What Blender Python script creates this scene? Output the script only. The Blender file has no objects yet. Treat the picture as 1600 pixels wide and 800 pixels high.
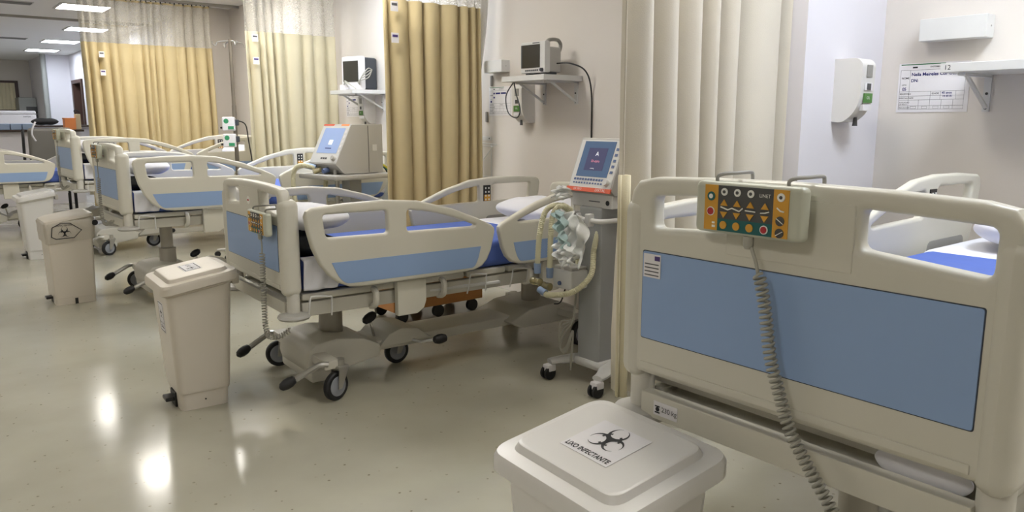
import bpy, bmesh, math, random
from math import sin, cos, pi, radians, sqrt
from mathutils import Vector, Matrix
random.seed(7)
SC = bpy.context.scene
COL = SC.collection

# ------------------------------------------------------------------ camera
cam = bpy.data.cameras.new('camera')
camo = bpy.data.objects.new('camera', cam); COL.objects.link(camo)
cam.sensor_fit = 'HORIZONTAL'; cam.sensor_width = 36.0; cam.lens = 36.0 * 1200 / 1600
cam.clip_start = 0.05; cam.clip_end = 100
camo.location = (0, 0, 1.4)
camo.rotation_euler = (radians(90 - 10.0), 0, radians(-38.5))
SC.camera = camo

# ------------------------------------------------------------------ world, exposure
w = bpy.data.worlds.new('world'); SC.world = w; w.use_nodes = True
w.node_tree.nodes['Background'].inputs[0].default_value = (0.8, 0.85, 0.9, 1)
w.node_tree.nodes['Background'].inputs[1].default_value = 0.15
vs = SC.view_settings
vs.view_transform = 'Standard'; vs.look = 'None'; vs.gamma = 1.0; vs.use_curve_mapping = False
vs.exposure = 0.14
LAMP_POWER = 27.0      # emission strength of the ceiling panels
CEIL = 2.95

# ------------------------------------------------------------------ materials
def lin(c):
    return tuple(((v / 255) / 12.92 if v / 255 <= 0.04045 else ((v / 255 + 0.055) / 1.055) ** 2.4) for v in c)
MATS = {}
def mat(name, rgb, rough=0.5, metal=0.0, var=0.05, scale=8.0, bump=0.0, bscale=200.0, trans=0.0, alpha=1.0, emit=0.0, sheen=0.0):
    m = bpy.data.materials.new(name); m.use_nodes = True
    nt = m.node_tree; b = nt.nodes['Principled BSDF']
    c = lin(rgb)
    tc = nt.nodes.new('ShaderNodeTexCoord')
    n = nt.nodes.new('ShaderNodeTexNoise'); n.inputs['Scale'].default_value = scale; n.inputs['Detail'].default_value = 4
    nt.links.new(tc.outputs['Object'], n.inputs['Vector'])
    r = nt.nodes.new('ShaderNodeMix'); r.data_type = 'RGBA'
    r.inputs[6].default_value = tuple(max(0, v * (1 - var)) for v in c) + (1,)
    r.inputs[7].default_value = tuple(min(1, v * (1 + var)) for v in c) + (1,)
    nt.links.new(n.outputs['Fac'], r.inputs[0]); nt.links.new(r.outputs[2], b.inputs['Base Color'])
    b.inputs['Roughness'].default_value = rough; b.inputs['Metallic'].default_value = metal
    if trans: b.inputs['Transmission Weight'].default_value = trans
    if alpha < 1: b.inputs['Alpha'].default_value = alpha
    if emit:
        b.inputs['Emission Strength'].default_value = emit
        nt.links.new(r.outputs[2], b.inputs['Emission Color'])
    if bump:
        n2 = nt.nodes.new('ShaderNodeTexNoise'); n2.inputs['Scale'].default_value = bscale; n2.inputs['Detail'].default_value = 3
        nt.links.new(tc.outputs['Object'], n2.inputs['Vector'])
        bp = nt.nodes.new('ShaderNodeBump'); bp.inputs['Strength'].default_value = bump; bp.inputs['Distance'].default_value = 0.01
        nt.links.new(n2.outputs['Fac'], bp.inputs['Height']); nt.links.new(bp.outputs['Normal'], b.inputs['Normal'])
    MATS[name] = m
    return m
M = MATS
mat('wall', (216, 210, 203), 0.7, var=0.02, scale=1.5, bump=0.03, bscale=60)
mat('wall_cool', (222, 220, 226), 0.65, var=0.015, scale=1.5)
mat('ceiling', (236, 236, 236), 0.8, var=0.015, scale=2)
mat('ivory', (206, 203, 190), 0.38, var=0.02, scale=3)           # bed plastic
mat('ivory_base', (198, 195, 184), 0.4, var=0.04, scale=6)
mat('post_white', (205, 202, 192), 0.35, var=0.02)
mat('panel_blue', (142, 168, 208), 0.42, var=0.02, scale=2)
mat('seam', (60, 66, 78), 0.6)
mat('grip', (150, 148, 142), 0.5)
mat('sheet_blue', (78, 102, 176), 0.85, var=0.08, scale=9, bump=0.2, bscale=14)
mat('linen', (222, 222, 228), 0.85, var=0.03, scale=5, bump=0.25, bscale=18)
mat('black_cloth', (26, 28, 34), 0.75, var=0.2, scale=14, bump=0.2, bscale=20)
mat('pole_steel', (132, 124, 112), 0.35, 0.5)
mat('steel', (176, 174, 168), 0.32, 0.7, var=0.06, scale=20)
mat('col_grey', (172, 168, 158), 0.35, 0.25, var=0.04)
mat('chrome', (205, 205, 205), 0.18, 1.0)
mat('rubber', (28, 28, 30), 0.55, var=0.1)
mat('hub', (140, 144, 152), 0.4)
mat('bumper', (172, 170, 164), 0.45)
mat('bin_white', (218, 216, 212), 0.3, var=0.015, scale=4)
mat('bin_cream', (208, 200, 186), 0.32, var=0.015, scale=4)
mat('black_plastic', (24, 24, 25), 0.4)
mat('ink', (34, 34, 38), 0.7)
mat('ink_grey', (88, 88, 92), 0.7)
mat('ink_blue', (28, 36, 110), 0.7)
mat('paper', (226, 224, 226), 0.75, var=0.01)
mat('paper_green', (60, 122, 78), 0.7)
mat('sticker_purple', (78, 60, 120), 0.6)
mat('rem_body', (186, 188, 172), 0.4, var=0.02)
mat('rem_yellow', (206, 152, 52), 0.5)
mat('rem_dark', (72, 72, 72), 0.5)
mat('rem_teal', (22, 92, 92), 0.5)
mat('rem_white', (232, 232, 226), 0.5)
mat('rem_red', (172, 40, 48), 0.5)
mat('cord_grey', (168, 166, 156), 0.5)
mat('cream_cloth', (206, 197, 168), 0.9, var=0.05, scale=5, bump=0.12, bscale=300)
mat('tan_cloth', (198, 182, 142), 0.9, var=0.06, scale=5, bump=0.12, bscale=300)
mat('pale_cloth', (210, 203, 188), 0.9, var=0.05, scale=5, bump=0.12, bscale=300)
mat('track_grey', (160, 158, 152), 0.4, 0.5)
mat('device_grey', (176, 174, 170), 0.45, var=0.02)
mat('device_light', (208, 208, 206), 0.42, var=0.02)
mat('device_dark', (58, 62, 68), 0.5)
mat('vent_column', (158, 160, 160), 0.4, var=0.02)
mat('screen_dark', (62, 60, 54), 0.15)
mat('screen_blue', (74, 94, 122), 0.2, emit=0.35)
mat('screen_box', (72, 74, 104), 0.2, emit=0.3)
mat('screen_light', (136, 154, 190), 0.2, emit=0.5)
mat('screen_pink', (214, 130, 150), 0.4, emit=0.5)
mat('screen_white', (222, 224, 230), 0.4, emit=0.5)
mat('stripe_red', (214, 92, 62), 0.45)
mat('button_blue', (90, 106, 146), 0.5)
mat('hose', (206, 202, 172), 0.45, var=0.04)
mat('hose_cuff', (136, 156, 188), 0.4)
mat('clear_amber', (196, 184, 140), 0.15, trans=0.6)
mat('bag_film', (232, 234, 232), 0.3, alpha=0.82, bump=0.6, bscale=25)
mat('teal_film', (186, 210, 211), 0.3, alpha=0.8, bump=0.5, bscale=25)
mat('white_metal', (214, 214, 212), 0.4)
mat('wood_box', (178, 122, 68), 0.55, var=0.2, scale=5)
mat('brown_frame', (66, 42, 32), 0.5, var=0.1)
mat('counter_top', (58, 44, 38), 0.4)
mat('orange', (240, 150, 90), 0.6)
mat('bin_blue', (150, 170, 200), 0.4)
mat('green_print', (52, 140, 96), 0.5)
mat('label_green', (84, 130, 66), 0.6)
mat('hose_green', (30, 140, 110), 0.45)
mat('hose_yellow', (196, 186, 60), 0.45)
mat('cabinet_grey', (150, 152, 148), 0.5)
mat('chair_grey', (128, 126, 122), 0.7)
mat('slot_grey', (140, 136, 132), 0.6)
mat('lamp_frame', (200, 200, 200), 0.5)
mat('vent_grille', (120, 120, 120), 0.5)
mat('glass', (190, 200, 205), 0.05, trans=0.9)

def lamp_mat(name, col, s):
    m = bpy.data.materials.new(name); m.use_nodes = True; nt = m.node_tree
    nt.nodes.remove(nt.nodes['Principled BSDF'])
    e = nt.nodes.new('ShaderNodeEmission'); e.inputs[0].default_value = col + (1,); e.inputs[1].default_value = s
    nt.links.new(e.outputs[0], nt.nodes['Material Output'].inputs[0]); MATS[name] = m
lamp_mat('lamp_warm', (1.0, 0.955, 0.88), LAMP_POWER)
lamp_mat('lamp_cool', (0.84, 0.91, 1.0), LAMP_POWER * 1.25)

def floor_mat():
    m = bpy.data.materials.new('floor_vinyl'); m.use_nodes = True; nt = m.node_tree; b = nt.nodes['Principled BSDF']
    tc = nt.nodes.new('ShaderNodeTexCoord')
    n1 = nt.nodes.new('ShaderNodeTexNoise'); n1.inputs['Scale'].default_value = 1.3; n1.inputs['Detail'].default_value = 5
    v = nt.nodes.new('ShaderNodeTexVoronoi'); v.inputs['Scale'].default_value = 16
    n2 = nt.nodes.new('ShaderNodeTexNoise'); n2.inputs['Scale'].default_value = 55
    for n in (n1, v, n2): nt.links.new(tc.outputs['Object'], n.inputs['Vector'])
    r1 = nt.nodes.new('ShaderNodeValToRGB')
    r1.color_ramp.elements[0].color = lin((162, 158, 142)) + (1,); r1.color_ramp.elements[0].position = 0.3
    r1.color_ramp.elements[1].color = lin((180, 176, 160)) + (1,); r1.color_ramp.elements[1].position = 0.7
    nt.links.new(n1.outputs['Fac'], r1.inputs[0])
    r2 = nt.nodes.new('ShaderNodeValToRGB'); r2.color_ramp.elements[0].position = 0.06; r2.color_ramp.elements[1].position = 0.11
    nt.links.new(v.outputs['Distance'], r2.inputs[0])
    r3 = nt.nodes.new('ShaderNodeValToRGB'); r3.color_ramp.elements[0].position = 0.45; r3.color_ramp.elements[1].position = 0.6
    nt.links.new(n2.outputs['Fac'], r3.inputs[0])
    mx = nt.nodes.new('ShaderNodeMath'); mx.operation = 'MAXIMUM'
    nt.links.new(r2.outputs[0], mx.inputs[0]); nt.links.new(r3.outputs[0], mx.inputs[1])
    mix = nt.nodes.new('ShaderNodeMix'); mix.data_type = 'RGBA'
    mix.inputs[6].default_value = lin((120, 112, 94)) + (1,)
    nt.links.new(mx.outputs[0], mix.inputs[0]); nt.links.new(r1.outputs[0], mix.inputs[7])
    nt.links.new(mix.outputs[2], b.inputs['Base Color'])
    n3 = nt.nodes.new('ShaderNodeTexNoise'); n3.inputs['Scale'].default_value = 3; nt.links.new(tc.outputs['Object'], n3.inputs['Vector'])
    mr = nt.nodes.new('ShaderNodeMapRange'); mr.inputs[3].default_value = 0.09; mr.inputs[4].default_value = 0.2
    nt.links.new(n3.outputs['Fac'], mr.inputs[0]); nt.links.new(mr.outputs[0], b.inputs['Roughness'])
    bp = nt.nodes.new('ShaderNodeBump'); bp.inputs['Strength'].default_value = 0.06; bp.inputs['Distance'].default_value = 0.02
    nt.links.new(n1.outputs['Fac'], bp.inputs['Height']); nt.links.new(bp.outputs['Normal'], b.inputs['Normal'])
    MATS['floor_vinyl'] = m
floor_mat()

def net_mat():
    m = bpy.data.materials.new('netting'); m.use_nodes = True; nt = m.node_tree; b = nt.nodes['Principled BSDF']
    b.inputs['Base Color'].default_value = lin((206, 202, 190)) + (1,); b.inputs['Roughness'].default_value = 0.8
    tc = nt.nodes.new('ShaderNodeTexCoord')
    v = nt.nodes.new('ShaderNodeTexVoronoi'); v.feature = 'DISTANCE_TO_EDGE'; v.inputs['Scale'].default_value = 70
    nt.links.new(tc.outputs['Object'], v.inputs['Vector'])
    r = nt.nodes.new('ShaderNodeValToRGB'); r.color_ramp.elements[0].color = (1, 1, 1, 1); r.color_ramp.elements[0].position = 0.05
    r.color_ramp.elements[1].color = (0.12, 0.12, 0.12, 1); r.color_ramp.elements[1].position = 0.2
    nt.links.new(v.outputs['Distance'], r.inputs[0]); nt.links.new(r.outputs[0], b.inputs['Alpha'])
    MATS['netting'] = m
net_mat()

# ------------------------------------------------------------------ mesh helpers
class MB:
    """collects shapes into one mesh"""
    def __init__(s): s.bm = bmesh.new()
    def box(s, c, d, bev=0.0, rot=None, seg=2):
        t = bmesh.new(); bmesh.ops.create_cube(t, size=1)
        for v in t.verts: v.co = Vector((v.co.x * d[0], v.co.y * d[1], v.co.z * d[2]))
        if bev: bmesh.ops.bevel(t, geom=t.edges[:], offset=min(bev, min(d) * 0.49), segments=seg, affect='EDGES', profile=0.5)
        mx = Matrix.Translation(c) @ (rot.to_4x4() if rot else Matrix())
        return s.add(t, mx)
    def bx(s, x0, x1, y0, y1, z0, z1, bev=0.0, seg=2):
        return s.box(((x0 + x1) / 2, (y0 + y1) / 2, (z0 + z1) / 2), (abs(x1 - x0), abs(y1 - y0), abs(z1 - z0)), bev, None, seg)
    def add(s, t, mx=Matrix()):
        t.transform(mx)
        me = bpy.data.meshes.new('t'); t.to_mesh(me); t.free(); s.bm.from_mesh(me); bpy.data.meshes.remove(me); return s
    def mesh_in(s, me, mx=Matrix()):
        t = bmesh.new(); t.from_mesh(me); return s.add(t, mx)
    def cyl(s, p0, p1, r0, r1=None, n=16):
        r1 = r0 if r1 is None else r1
        return s.tube([p0, p1], [r0, r1], n)
    def tube(s, pts, r, n=8, cap=True):
        pts = [Vector(p) for p in pts]; N = len(pts)
        rs = r if isinstance(r, (list, tuple)) else [r] * N
        bm = s.bm; rings = []; up = None
        for i, p in enumerate(pts):
            t = (pts[min(i + 1, N - 1)] - pts[max(i - 1, 0)])
            t = t.normalized() if t.length > 1e-9 else Vector((0, 0, 1))
            if up is None:
                a = Vector((0, 0, 1)) if abs(t.z) < 0.9 else Vector((1, 0, 0))
                up = (a - t * a.dot(t)).normalized()
            else:
                up = (up - t * up.dot(t))
                up = up.normalized() if up.length > 1e-6 else t.orthogonal().normalized()
            sd = t.cross(up)
            rings.append([bm.verts.new(p + (up * cos(2 * pi * k / n) + sd * sin(2 * pi * k / n)) * rs[i]) for k in range(n)])
        for a, b in zip(rings, rings[1:]):
            for k in range(n): bm.faces.new((a[k], a[(k + 1) % n], b[(k + 1) % n], b[k]))
        if cap:
            bm.faces.new(rings[0][::-1]); bm.faces.new(rings[-1])
        return s
    def lathe(s, prof, c=(0, 0, 0), n=20, axis='z'):
        bm = s.bm; rings = []
        for r, h in prof:
            ring = []
            for k in range(n):
                a = 2 * pi * k / n
                q = {'z': (r * cos(a), r * sin(a), h), 'y': (r * cos(a), h, r * sin(a)), 'x': (h, r * cos(a), r * sin(a))}[axis]
                ring.append(bm.verts.new(Vector(q) + Vector(c)))
            rings.append(ring)
        for a, b in zip(rings, rings[1:]):
            for k in range(n): bm.faces.new((a[k], a[(k + 1) % n], b[(k + 1) % n], b[k]))
        bm.faces.new(rings[0][::-1]); bm.faces.new(rings[-1])
        return s
    def poly(s, pts):
        vs_ = [s.bm.verts.new(p) for p in pts]; s.bm.faces.new(vs_); return s
    def grid(s, fn, nu, nv):
        vv = [[s.bm.verts.new(fn(i / nu, j / nv)) for j in range(nv + 1)] for i in range(nu + 1)]
        for i in range(nu):
            for j in range(nv): s.bm.faces.new((vv[i][j], vv[i + 1][j], vv[i + 1][j + 1], vv[i][j + 1]))
        return s
    def prism(s, prof, y0, y1, bev=0.0):
        """profile in (x,z), extruded along y"""
        t = bmesh.new()
        a = [t.verts.new((x, y0, z)) for x, z in prof]; b = [t.verts.new((x, y1, z)) for x, z in prof]
        t.faces.new(a); t.faces.new(b[::-1]); n = len(prof)
        for k in range(n): t.faces.new((a[k], b[k], b[(k + 1) % n], a[(k + 1) % n]))
        bmesh.ops.recalc_face_normals(t, faces=t.faces[:])
        if bev: bmesh.ops.bevel(t, geom=t.edges[:], offset=bev, segments=2, affect='EDGES', profile=0.5)
        return s.add(t)
    def mesh(s, ang=35):
        bmesh.ops.recalc_face_normals(s.bm, faces=s.bm.faces[:])
        me = bpy.data.meshes.new('mesh'); s.bm.to_mesh(me); s.bm.free()
        me.polygons.foreach_set('use_smooth', [True] * len(me.polygons))
        me.set_sharp_from_angle(angle=radians(ang))
        return me

def flat_shape(outlines, thick, bev=0.0, axis='z', res=2):
    """closed 2D outlines (first outer, rest holes) -> solid plate; axis = its thickness direction, plate centred on 0"""
    cu = bpy.data.curves.new('c', 'CURVE'); cu.dimensions = '2D'; cu.fill_mode = 'BOTH'
    for o in outlines:
        sp = cu.splines.new('POLY'); sp.points.add(len(o) - 1)
        for p, q in zip(sp.points, o): p.co = (q[0], q[1], 0, 1)
        sp.use_cyclic_u = True
    cu.extrude = max(thick / 2 - bev, 0.0001); cu.bevel_depth = bev; cu.bevel_resolution = res; cu.offset = -bev
    ob = bpy.data.objects.new('c', cu); me = bpy.data.meshes.new_from_object(ob)
    bpy.data.objects.remove(ob); bpy.data.curves.remove(cu)
    mx = {'z': Matrix(), 'x': Matrix(((0, 0, 1, 0), (1, 0, 0, 0), (0, 1, 0, 0), (0, 0, 0, 1))),
          'y': Matrix(((1, 0, 0, 0), (0, 0, -1, 0), (0, 1, 0, 0), (0, 0, 0, 1)))}[axis]
    me.transform(mx)
    t = bmesh.new(); t.from_mesh(me); bmesh.ops.remove_doubles(t, verts=t.verts[:], dist=1e-5)
    bmesh.ops.recalc_face_normals(t, faces=t.faces[:]); t.to_mesh(me); t.free()
    me.materials.clear()
    me.polygons.foreach_set('use_smooth', [True] * len(me.polygons)); me.set_sharp_from_angle(angle=radians(32))
    return me

def rnd(pts, r, n=4):
    """round the corners of a closed 2D polygon; r number or list"""
    out = []; N = len(pts)
    for i, p in enumerate(pts):
        p = Vector(p[:2]); a = Vector(pts[i - 1][:2]); b = Vector(pts[(i + 1) % N][:2])
        rr = r[i] if isinstance(r, (list, tuple)) else r
        d1 = (a - p); d2 = (b - p); k = min(rr, d1.length * 0.48, d2.length * 0.48)
        if k < 1e-5: out.append(tuple(p)); continue
        q0 = p + d1.normalized() * k; q1 = p + d2.normalized() * k
        for j in range(n + 1):
            t = j / n; out.append(tuple(q0 * (1 - t) ** 2 + p * 2 * t * (1 - t) + q1 * t * t))
    return out
def rect(x0, x1, y0, y1): return [(x0, y0), (x1, y0), (x1, y1), (x0, y1)]
def spline(pts, n=8):
    pts = [Vector(p) for p in pts]; out = []
    for i in range(len(pts) - 1):
        p0 = pts[max(i - 1, 0)]; p1 = pts[i]; p2 = pts[i + 1]; p3 = pts[min(i + 2, len(pts) - 1)]
        for k in range(n):
            t = k / n
            out.append(0.5 * ((2 * p1) + (p2 - p0) * t + (2 * p0 - 5 * p1 + 4 * p2 - p3) * t * t + (3 * p1 - p0 - 3 * p2 + p3) * t ** 3))
    out.append(pts[-1]); return out

def ob(name, me, m, parent=None, loc=(0, 0, 0), rz=0.0, rot=None):
    if isinstance(me, MB): me = me.mesh()
    if m is not None and not me.materials: me.materials.append(MATS[m])
    o = bpy.data.objects.new(name, me); COL.objects.link(o)
    o.location = loc; o.rotation_euler = rot if rot else (0, 0, rz); o.parent = parent
    if 12 < len(me.polygons) < 4000:
        wn = o.modifiers.new('weighted_normals', 'WEIGHTED_NORMAL'); wn.keep_sharp = True; wn.weight = 100
    return o
def tag(o, label, cat, group=None):
    o['label'] = label; o['category'] = cat
    if group: o['group'] = group
    return o
def thing(name, label, cat, loc=(0, 0, 0), rz=0.0, group=None):
    o = bpy.data.objects.new(name, None); COL.objects.link(o); o.empty_display_size = 0.1
    o.location = loc; o.rotation_euler = (0, 0, rz)
    return tag(o, label, cat, group)
def struct(name, me, m, parent=None, **k):
    o = ob(name, me, m, parent, **k); o['kind'] = 'structure'; return o
def text(s, size, m, parent, loc, rot=(pi / 2, 0, 0), align='CENTER', name='lettering', sx=1.0, bold=0.0):
    cu = bpy.data.curves.new('t', 'FONT'); cu.body = s; cu.size = size; cu.align_x = align; cu.align_y = 'CENTER'; cu.offset = bold * size
    o = bpy.data.objects.new('t', cu); me = bpy.data.meshes.new_from_object(o)
    bpy.data.objects.remove(o); bpy.data.curves.remove(cu); me.materials.clear()
    me.transform(Matrix.Diagonal((sx, 1, 1, 1)))
    return ob(name, me, m, parent, loc, rot=rot)
def lines(rects, m, parent, y, name='print'):
    """flat print: little rectangles in the XZ plane at depth y"""
    b = MB()
    for x0, x1, z0, z1 in rects: b.poly([(x0, y, z0), (x1, y, z0), (x1, y, z1), (x0, y, z1)])
    return ob(name, b, m, parent)
def frame_rects(x0, x1, z0, z1, t):
    return [(x0, x1, z0, z0 + t), (x0, x1, z1 - t, z1), (x0, x0 + t, z0, z1), (x1 - t, x1, z0, z1)]
def biohazard(R):
    """flat biohazard trefoil in XY, radius about R"""
    b = MB(); s = R / 1.0
    for k in range(3):
        a = pi / 2 + k * 2 * pi / 3; c = Vector((cos(a), sin(a))) * 0.5 * s; n = 28; o_, i_ = [], []
        for j in range(n + 1):
            t = a + 0.35 + (2 * pi - 0.7) * j / n
            o_.append(c + Vector((cos(t), sin(t))) * 0.5 * s)
            i_.append(c + Vector((cos(a), sin(a))) * 0.09 * s + Vector((cos(t), sin(t))) * 0.40 * s)
        for j in range(n):
            b.poly([(o_[j].x, o_[j].y, 0), (o_[j + 1].x, o_[j + 1].y, 0), (i_[j + 1].x, i_[j + 1].y, 0), (i_[j].x, i_[j].y, 0)])
    for j in range(36):
        t0, t1 = 2 * pi * j / 36, 2 * pi * (j + 1) / 36
        if (j // 6) % 2: continue
        b.poly([(q * s * cos(t), q * s * sin(t), 0.0001) for q, t in ((0.42, t0), (0.42, t1), (0.54, t1), (0.54, t0))])
    return b.mesh()

# ------------------------------------------------------------------ the room
XW = 3.9
struct('floor', MB().bx(-4.2, 6.2, -3.2, 25, -0.1, 0), 'floor_vinyl')
struct('ceiling', MB().bx(-4.2, 6.2, -3.2, 25, CEIL, CEIL + 0.1), 'ceiling')
struct('wall_right', MB().bx(XW, XW + 0.2, -3.2, 11.35, 0, CEIL), 'wall')
struct('wall_left', MB().bx(-4.2, -4.0, -3.2, 25, 0, CEIL), 'wall')
struct('wall_back', MB().bx(-4.0, XW, -3.2, -3.0, 0, CEIL), 'wall')
struct('wall_pillar', MB().bx(3.2, XW, 1.935, 2.16, 0, CEIL), 'wall_cool')
struct('wall_partition', MB().bx(3.2, 6.2, 11.35, 11.6, 0, CEIL), 'wall')
struct('wall_far', MB().bx(-4.0, 2.98, 24.1, 24.3, 0, CEIL), 'wall')
struct('wall_niche', MB().bx(2.98, 3.65, 21.6, 24.3, 0, CEIL), 'wall_cool')
_w = MB(); _w.bx(3.5, 3.65, 11.6, 20.1, 0, CEIL); _w.bx(3.5, 3.65, 20.1, 21.3, 2.34, CEIL); _w.bx(3.5, 3.65, 21.3, 21.6, 0, CEIL)
struct('wall_corridor', _w, 'wall_cool')
_d = MB(); _d.bx(3.46, 3.66, 21.16, 21.3, 0, 2.34); _d.bx(3.46, 3.66, 20.1, 20.2, 0, 2.34); _d.bx(3.46, 3.66, 20.2, 21.16, 2.26, 2.34)
struct('door_1', _d, 'brown_frame')
struct('trim_1', MB().cyl((2.95, 21.55, 0), (2.95, 21.55, CEIL), 0.06, n=12), 'cabinet_grey')
win = struct('window_1', MB().bx(1.2, 2.68, 24.05, 24.1, 1.62, 2.42), 'brown_frame')
_c = MB()
_c.grid(lambda u, v: (1.26 + u * 1.34, 24.03 + 0.012 * sin(u * 90), 1.68 + v * 0.68), 120, 1)
ob('window_drape', _c, 'cream_cloth', win)

# curtain tracks on the ceiling
for i, (x0, x1, y) in enumerate(((0.9, 3.2, 2.04), (1.2, 3.9, 5.1), (1.2, 3.9, 7.85), (1.2, 3.9, 10.95), (0.6, 3.5, 13.9))):
    struct('trim_%d' % (i + 2), MB().bx(x0, x1, y - 0.02, y + 0.02, CEIL - 0.035, CEIL), 'track_grey')

# ceiling lamps, including fill panels added out of view
def ceiling_lamp(x, y, kind, label, sx=0.62, sy=0.62):
    t = thing('ceiling_light', label, 'ceiling light', (x, y, CEIL), 0, 'recessed ceiling light panels')
    f = MB()
    for a in (-1, 1):
        f.bx(a * sx / 2 - 0.015, a * sx / 2 + 0.015, -sy / 2 - 0.015, sy / 2 + 0.015, -0.012, 0)
        f.bx(-sx / 2, sx / 2, a * sy / 2 - 0.015, a * sy / 2 + 0.015, -0.012, 0)
    ob('frame', f, 'lamp_frame', t)
    ob('diffuser', MB().bx(-sx / 2 + 0.015, sx / 2 - 0.015, -sy / 2 + 0.015, sy / 2 - 0.015, -0.008, -0.002), kind, t)
for y, k, l in ((-0.9, 'lamp_warm', 'added square fill panel in the ceiling behind the first bed'),  # this first panel is unseen, added for brightness
             (2.0, 'lamp_warm', 'square light panel in the ceiling beside the cream curtain'),
             (4.6, 'lamp_warm', 'square light panel in the ceiling over the second bed'),
             (7.2, 'lamp_warm', 'square light panel in the ceiling over the third bed'),
             (9.8, 'lamp_warm', 'square light panel in the ceiling over the fourth bed'),
             (12.4, 'lamp_warm', 'warm square light panel in the ceiling just beyond the wide tan curtain'),
             (15.3, 'lamp_cool', 'cool light panel in the ceiling seen through the curtain netting'),
             (17.95, 'lamp_cool', 'cool light panel in the ceiling above the copier'),
             (20.4, 'lamp_cool', 'farthest cool light panel in the ceiling near the white column')):
    ceiling_lamp(2.25 if y < 13 else 2.8, y, k, l)
for y in (0.5, 5.0, 9.5, 14.5, 19.0):  # aisle row lies out of view, added to lift the overall brightness
    ceiling_lamp(-1.6, y, 'lamp_warm', 'added square fill panel in the ceiling over the open aisle')
ceiling_lamp(3.0, 0.7, 'lamp_cool', 'added cool fill panel in the ceiling over the first bed')  # unseen cool panel added to give the first bay its bluish light
ceiling_lamp(3.2, 6.3, 'lamp_cool', 'added cool fill panel in the ceiling over the head of the third bed')  # invented panel out of view, brightens the third bay wall
ceiling_lamp(3.2, 9.3, 'lamp_warm', 'added fill panel in the ceiling over the head of the fourth bed')  # invented panel out of view, lifts the dim wall of the fourth bay
def grille(x, y, label):
    t = thing('air_vent', label, 'air vent', (x, y, CEIL), 0, 'ceiling air vents')
    f = MB(); f.bx(-0.25, 0.25, -0.12, 0.12, -0.01, 0); ob('frame', f, 'lamp_frame', t)
    for k in range(5): ob('slat', MB().bx(-0.23, 0.23, -0.09 + k * 0.045 - 0.012, -0.09 + k * 0.045 + 0.012, -0.018, -0.01), 'vent_grille', t)
grille(1.95, 17.7, 'grey slatted air vent in the ceiling before the copier')
grille(1.4, 12.4, 'grey slatted air vent in the ceiling beside the warm light panel')

# ------------------------------------------------------------------ curtains
def curtain(name, label, x0, x1, y, ztop, zbot, cloth, seed, amp=0.05, wl=0.13, flare=0.0):
    rs = random.Random(seed)
    t = thing(name, label, 'curtain', ((x0 + x1) / 2, y, zbot))
    xc = (x0 + x1) / 2; L = x1 - x0
    nf = max(3, int(L / wl)); ph = [rs.uniform(-0.8, 0.8) for _ in range(nf + 2)]; am = [rs.uniform(0.55, 1.25) for _ in range(nf + 2)]
    def off(u, z):
        k = u * nf + 0.32 * sin(u * nf * 0.9 + ph[0] * 4) + 0.2 * sin(u * nf * 1.7 + ph[1] * 4); i = int(max(0, min(k, nf - 1))); f = max(0, min(k - i, 1))
        a = am[i] * (1 - f) + am[i + 1] * f
        g = (z - zbot) / (CEIL - zbot)
        s = abs(sin(pi * k + 0.12 * sin(5 * g + ph[2] * 5))) ** 0.62
        return amp * a * (0.8 + 0.3 * (1 - g)) * (1 - 2 * s)
    def pos(u, z):
        g = (z - zbot) / (CEIL - zbot)
        return (x0 + u * L - xc + (u - 0.5) * flare * (1 - g) + 0.012 * sin(7 * u + 3 * g), off(u, z), z - zbot)
    n = nf * 14
    cl = MB(); cl.grid(lambda u, v: pos(u, zbot + v * (ztop - zbot)), n, 8)
    o = ob('cloth', cl.mesh(60), cloth, t); sm = o.modifiers.new('s', 'SOLIDIFY'); sm.thickness = 0.003
    nt = MB(); nt.grid(lambda u, v: pos(u, ztop + v * (CEIL - 0.06 - ztop)), n, 3)
    ob('netting', nt.mesh(60), 'netting', t)
    hm = MB(); hm.grid(lambda u, v: (pos(u, CEIL - 0.06)[0], pos(u, CEIL - 0.06)[1] * 1.02, CEIL - 0.075 + v * 0.025 - zbot), n, 1)
    ob('heading_tape', hm.mesh(60), cloth, t)
    hk = MB()
    for k in range(nf * 2 + 1):
        u = k / (nf * 2); p = pos(u, CEIL - 0.06)
        hk.bx(p[0] - 0.006, p[0] + 0.006, p[1] * 0.3 - 0.006, p[1] * 0.3 + 0.006, CEIL - 0.06 - zbot, CEIL - 0.03 - zbot)
    h = ob('hooks', hk, 'black_plastic', t); h['kind'] = 'stuff'
    return t
c12 = curtain('privacy_curtain', 'pale cream curtain hanging beside the white pillar and the first bed', 2.13, 3.24, 2.04, 2.28, 0.33, 'pale_cloth', 3, 0.068, 0.15)
eg = MB(); eg.grid(lambda u, v: (-0.575 + 0.05 * u - 0.012 * v, -0.05 + 0.02 * sin(u * 9), v * 0.87), 14, 6)
o = ob('folded_edge', eg.mesh(60), 'cream_cloth', c12); o.modifiers.new('s', 'SOLIDIFY').thickness = 0.006
c23 = curtain('privacy_curtain', 'tan curtain with two small tags between the second and third bays', 2.83, 3.72, 5.1, 2.27, 0.33, 'tan_cloth', 5, 0.045, 0.12)
c34 = curtain('privacy_curtain', 'cream curtain with netting top behind the third bed, beside the infusion stand', 2.83, 3.80, 7.85, 2.28, 0.33, 'cream_cloth', 8, 0.05, 0.12)
c45 = curtain('privacy_curtain', 'wide tan curtain with netting top behind the fourth bed', 1.92, 3.50, 10.95, 2.36, 0.33, 'tan_cloth', 11, 0.05, 0.11)
c5 = curtain('privacy_curtain', 'narrow tan curtain near the orange box on the counter', 2.46, 3.15, 13.9, 2.39, 0.33, 'tan_cloth', 14, 0.05, 0.12)
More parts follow.
